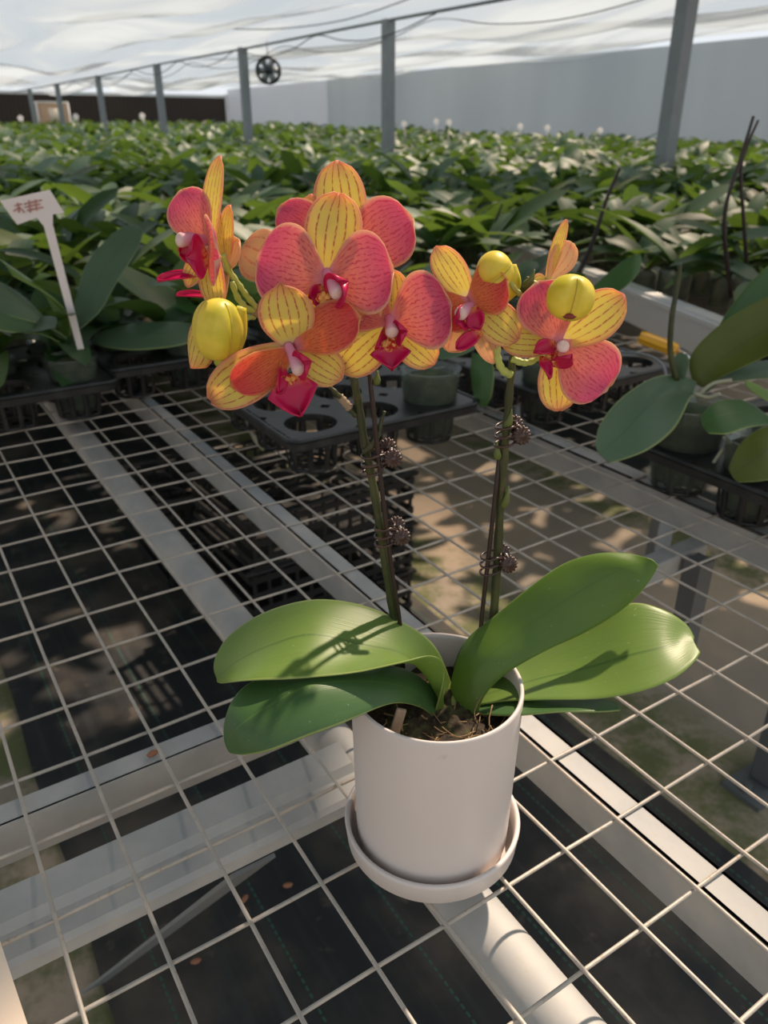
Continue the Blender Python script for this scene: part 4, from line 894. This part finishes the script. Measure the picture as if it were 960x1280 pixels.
named_plant(lp_base, 'orchid in a clear pot with the white plastic label, left edge', [
 ([((70, 420, 1.64), (78, 424, 1.63), (85, 424, 1.62)), ((40, 380, 1.66), (55, 398, 1.62), (66, 412, 1.60)), ((0, 352, 1.66), (15, 375, 1.62), (30, 400, 1.58)), ((-40, 345, 1.64), (-30, 365, 1.6), (-20, 390, 1.56))], 'leaf_grey'),
 ([((76, 420, 1.65), (82, 422, 1.64), (88, 420, 1.63)), ((60, 375, 1.68), (76, 385, 1.66), (86, 395, 1.64)), ((30, 345, 1.70), (45, 355, 1.68), (62, 370, 1.65)), ((-10, 318, 1.70), (5, 330, 1.68), (15, 345, 1.66))], 'leaf'),
 ([((84, 412, 1.66), (90, 416, 1.65), (98, 412, 1.64)), ((95, 370, 1.72), (110, 382, 1.70), (125, 390, 1.68)), ((110, 325, 1.76), (128, 340, 1.74), (145, 355, 1.72)), ((150, 285, 1.80), (160, 298, 1.78), (172, 312, 1.76)), ((172, 282, 1.82), (176, 285, 1.81), (180, 288, 1.8))], 'leaf_grey'),
 ([((66, 424, 1.60), (70, 428, 1.59), (76, 428, 1.58)), ((40, 400, 1.60), (45, 410, 1.57), (50, 418, 1.55)), ((0, 388, 1.58), (5, 402, 1.55), (10, 415, 1.52)), ((-30, 385, 1.55), (-28, 395, 1.53), (-25, 405, 1.51))], 'leaf2')], s=1.15, k=.885)
named_plant(G(.528, 1.60, zp), 'orchid with one flat grey-green leaf and a long upright leaf, left of the blooms', [
 ([((250, 405, 1.70), (252, 415, 1.68), (250, 425, 1.66)), ((215, 402, 1.71), (212, 416, 1.66), (215, 434, 1.61)), ((165, 404, 1.70), (162, 419, 1.65), (165, 438, 1.60)), ((128, 414, 1.67), (126, 424, 1.64), (132, 434, 1.61)), ((116, 424, 1.645), (117, 427, 1.64), (118, 430, 1.635))], 'leaf_grey'),
 ([((255, 392, 1.80), (256, 400, 1.78), (252, 406, 1.76)), ((220, 362, 1.84), (215, 378, 1.80), (212, 394, 1.76)), ((170, 338, 1.84), (165, 352, 1.80), (168, 368, 1.76)), ((130, 318, 1.82), (126, 326, 1.80), (130, 336, 1.78)), ((113, 313, 1.80), (114, 316, 1.795), (116, 320, 1.79))], 'leaf2'),
 ([((262, 400, 1.80), (266, 404, 1.78), (270, 400, 1.76)), ((275, 370, 1.82), (290, 376, 1.80), (300, 384, 1.78)), ((300, 345, 1.84), (315, 352, 1.82), (325, 362, 1.80))], 'leaf')], s=1.1, k=.96)
named_plant(G(.776, 1.06, zp), 'clear pot of green moss with grey leaf tips right behind the central flowers', [
 ([((540, 440, 1.50), (545, 446, 1.49), (550, 450, 1.48)), ((560, 425, 1.52), (568, 435, 1.50), (575, 445, 1.48)), ((590, 420, 1.52), (592, 428, 1.51), (595, 436, 1.50))], 'leaf_grey'),
 ([((590, 440, 1.50), (600, 442, 1.49), (612, 440, 1.48)), ((588, 465, 1.49), (602, 468, 1.47), (618, 464, 1.46)), ((592, 495, 1.47), (603, 500, 1.46), (615, 494, 1.45)), ((600, 508, 1.46), (604, 509, 1.46), (608, 508, 1.46))], 'leaf2')], s=1.3, k=.89)
named_plant(G(1.02, 1.03, zp), 'orchid with one long dark leaf reaching up to the pale bench rim', [
 ([((728, 372, 1.62), (734, 378, 1.61), (742, 382, 1.60)), ((755, 345, 1.64), (765, 356, 1.62), (778, 362, 1.60)), ((785, 322, 1.65), (792, 332, 1.63), (798, 342, 1.62)), ((800, 318, 1.65), (801, 320, 1.65), (802, 323, 1.645))], 'leaf2'),
 ([((690, 440, 1.52), (700, 436, 1.52), (712, 430, 1.52)), ((700, 400, 1.56), (715, 402, 1.56), (728, 398, 1.56)), ((728, 372, 1.62), (734, 378, 1.61), (742, 382, 1.60))], 'leaf2')], s=1.15, k=.92)
# label stick
lb = thing('plant_label', 'white plastic T-shaped plant label with faded red writing, upper left', 'label', at(100, 438, 1.435))
o0 = at(100, 438, 1.435); mb = MB()
P_ = [at(96, 437, 1.435), at(106, 436, 1.435), at(64, 268, 1.42), at(50, 272, 1.42)]
Lw = [at(97, 437, 1.435)-o0, at(105, 436, 1.435)-o0, at(66, 281, 1.42)-o0, at(55, 283, 1.42)-o0]; mb.add(Lw, [(0, 1, 2, 3)]); s_ = fin(mb.build('label_stem', M['tagw'], lb, smooth=False), .0015)
mb = MB(); Q = [at(*q)-o0 for q in ((0, 251, 1.42), (62, 237, 1.42), (80, 266, 1.42), (66, 268, 1.42), (66, 281, 1.42), (55, 283, 1.42), (46, 272, 1.42), (22, 281, 1.42))]; mb.add(Q, [tuple(range(8))]); fin(mb.build('label_plate', M['tagw'], lb, smooth=False), .0015)
mb = MB()
for (x0_, y0_, x1_, y1_) in ((18, 257, 27, 255), (22, 253, 24, 266), (17, 264, 24, 259), (24, 259, 31, 266), (30, 255, 52, 250), (31, 259, 50, 255), (34, 263, 54, 259), (36, 250, 38, 266), (44, 249, 46, 263)):
    a_ = at(x0_, y0_, 1.4175)-o0; b__ = at(x1_, y1_, 1.4175)-o0; tube(mb, [a_, b__], .0011, 5)
mb.build('label_writing', M['ink'], lb)
# yellow handled tool
y0_ = at(800, 421, 1.66); y1_ = at(846, 438, 1.62)
yh = thing('yellow_tool', 'tool with a ribbed yellow plastic handle lying beside the cut stalk', 'tool', y0_)
mb = MB(); d_ = y1_-y0_; a1, b1 = frame(d_); n = 24; vs = []; fs = []
for i in range(9):
    for k in range(n):
        a = 2*PI*k/n; rr_ = (.0135+.0012*math.cos(8*a))*(.85 if i in (0, 8) else 1); vs.append(d_*(i/8)+(a1*math.cos(a)+b1*math.sin(a))*rr_)
for i in range(8):
    for k in range(n): fs.append((i*n+k, i*n+(k+1) % n, (i+1)*n+(k+1) % n, (i+1)*n+k))
fs += [tuple(range(n))[::-1], tuple(8*n+k for k in range(n))]; mb.add(vs, fs); mb.build('tool_handle', M['yellow'], yh, smooth=False)
mb = MB(); tube(mb, [d_, d_*1.25+Vector((0, 0, -.003)), d_*1.4+Vector((0, -.01, -.01))], .004, 8); mb.build('tool_shank', M['clip_pin'], yh)
# wire hook on the right tray
mb = MB(); tube(mb, catmull([at(768, 440, 1.5), at(800, 442, 1.46), at(822, 450, 1.42), at(832, 466, 1.40), at(828, 482, 1.39), at(822, 502, 1.38)], 5), .0026, 8); o = mb.build('wire_hook', M['post']); setpiv(o, at(822, 502, 1.38)); tag(o, 'bent grey wire hook standing on the black tray at the right', 'hook')
# grey roots hanging from the tray left of the spike
mb = MB(); tube(mb, catmull([at(304, 500, 1.36), at(308, 520, 1.36), at(318, 548, 1.36), at(330, 562, 1.36)], 5), .0042, 8)
o = mb.build('hanging_root', M['root']); setpiv(o, at(325, 480, 1.3)); tag(o, 'grey-green aerial root hanging over the front of the nearest tray', 'root')
# bare dark stalks among the far plants
def stalk(P, r, lb):
    mb = MB(); C_ = catmull([at(*q) for q in P], 4); tube(mb, C_, [r*(1-.5*k/len(C_)) for k in range(len(C_))], 7); o = mb.build('bare_stalk', M['stake']); setpiv(o, C_[0]); tag(o, lb, 'stalk')
stalk([(914, 372, 2.2), (906, 300, 2.2), (908, 255, 2.2), (925, 200, 2.2), (942, 145, 2.2)], .007, 'tall dark leafless flower stalk by the right edge, left one of the pair')
stalk([(934, 345, 2.25), (930, 280, 2.25), (926, 215, 2.25), (934, 182, 2.25), (948, 150, 2.25)], .006, 'tall dark leafless flower stalk by the right edge, right one of the pair')
stalk([(722, 345, 2.6), (742, 300, 2.65), (758, 250, 2.7), (775, 210, 2.7)], .009, 'slanting brown bare stalk above the right blooms')
stalk([(610, 330, 3.0), (615, 290, 3.0), (628, 255, 3.0)], .007, 'short brown bare stalk behind the second spike')
# black crates stacked under the bench
def crate(u, v, z, rz, lb):
    c = thing('plastic_crate', lb, 'crate', G(u, v, z), YAW+rz, 'stacked black crates under the bench')
    mb = MB()
    for k in range(3):
        zz = .03+k*.045
        for (x, y_, sx, sy) in ((0, -.17, .50, .006), (0, .17, .50, .006), (-.25, 0, .006, .34), (.25, 0, .006, .34)): obox(mb, (x, y_, zz), Vector((1, 0, 0)), Vector((0, 1, 0)), Vector((0, 0, 1)), sx, sy, .018)
    for k in range(13): obox(mb, (-.24+.04*k, -.17, .075), Vector((1, 0, 0)), Vector((0, 1, 0)), Vector((0, 0, 1)), .008, .007, .13); obox(mb, (-.24+.04*k, .17, .075), Vector((1, 0, 0)), Vector((0, 1, 0)), Vector((0, 0, 1)), .008, .007, .13)
    mb.build('crate_side', M['crate'], c, smooth=False)
    mb = MB(); obox(mb, (0, 0, .004), Vector((1, 0, 0)), Vector((0, 1, 0)), Vector((0, 0, 1)), .5, .34, .008); mb.build('crate_base', M['crate'], c, smooth=False)
    mb = MB()
    for (x, y_) in ((-.19, -.11), (-.06, -.11), (.07, -.11), (.20, -.11), (-.19, 0.02), (-.06, .02), (.07, .02), (.20, .02)):
        tube(mb, [Vector((x+math.cos(a)*.045, y_+math.sin(a)*.045, .14)) for a in np.linspace(0, 2*PI, 24)[:-1]], .005, 6, closed=True)
    obox(mb, (0, -.17, .142), Vector((1, 0, 0)), Vector((0, 1, 0)), Vector((0, 0, 1)), .52, .02, .008); obox(mb, (0, .17, .142), Vector((1, 0, 0)), Vector((0, 1, 0)), Vector((0, 0, 1)), .52, .02, .008); mb.build('crate_rim', M['crate'], c)
    return c
for k, lb_ in enumerate(('bottom crate of the nearer black stack under the bench', 'middle crate of the nearer black stack', 'top crate of the nearer black stack')): crate(.86, 1.75, .016+k*.149, .03*k, lb_)
for k, lb_ in enumerate(('bottom crate of the farther black stack under the bench', 'top crate of the farther black stack')): crate(.80, 2.25, .016+k*.149, -.03*k, lb_)
# litter on the mat and the beam
rl = random.Random(4)
for (px, py, z, lb_) in ((191, 944, zt+.003, 'brown bark chip lying on the cross channel left of the pot'), (245, 1203, .016, 'red-brown chip on the black mat at the bottom'), (306, 1125, .016, 'tan crumb on the black mat left of the saucer'), (330, 1051, .016, 'pale crumb on the black mat beside the roller pipe'), (360, 1108, .016, 'brown crumb on the mat left of the pot')):
    p_ = onz(px, py, z); s_ = .006 if z > .5 else .010; mb = MB(); lathe(mb, [(.0001, 0), (s_*.8, .1*s_), (s_, .5*s_), (s_*.6, s_*.9), (.0001, s_)], n=7); o = mb.build('bark_crumb', M['chip'], smooth=False); o.location = p_; o.scale = (1, .55, .8); o.rotation_euler = (0, 0, rl.uniform(0, 3)); tag(o, lb_, 'crumb')
# cream card at the lower left corner
cd = MB(); q = [onz(*c_, BZ+.004) for c_ in ((-30, 1150), (0, 1176), (36, 1285), (-30, 1300))]; cd.add(q, [(0, 3, 2, 1)]); o = fin(cd.build('cream_card', M['card'], smooth=False), .003); setpiv(o, q[1]); tag(o, 'corner of a cream card on the mesh at the bottom left', 'card')
# small white blossoms over the distant rows
rb = random.Random(8)
for (px, py) in ((650, 158), (684, 160), (561, 153), (545, 152), (505, 155), (750, 163), (895, 163), (157, 156), (178, 145), (26, 148), (95, 146)):
    c_ = at(px, py, 14 if px > 400 else 22); mb = MB(); r_ = .05 if px > 400 else .08
    for k in range(5):
        a = 2*PI*k/5+.3; d_ = Vector((math.cos(a), -.1, math.sin(a))); petal_mesh(mb, Vector((0, 0, 0)), d_*r_, r_*.42, Vector((0, -1, .1)), 'P', nu=4, nw=4)
    tube(mb, [Vector((0, .01, 0)), Vector((.02, .03, -.15)), Vector((.03, .05, -.42))], .006, 5)
    o = mb.build('white_blossom', M['flowerw']); o.location = c_; tag(o, 'tiny white orchid blossom above the distant rows, ' + ('against the grey wall' if px > 400 else 'against the brown wall'), 'flower', 'white blossoms in the distance ' + ('right' if px > 400 else 'left'))
#@@END
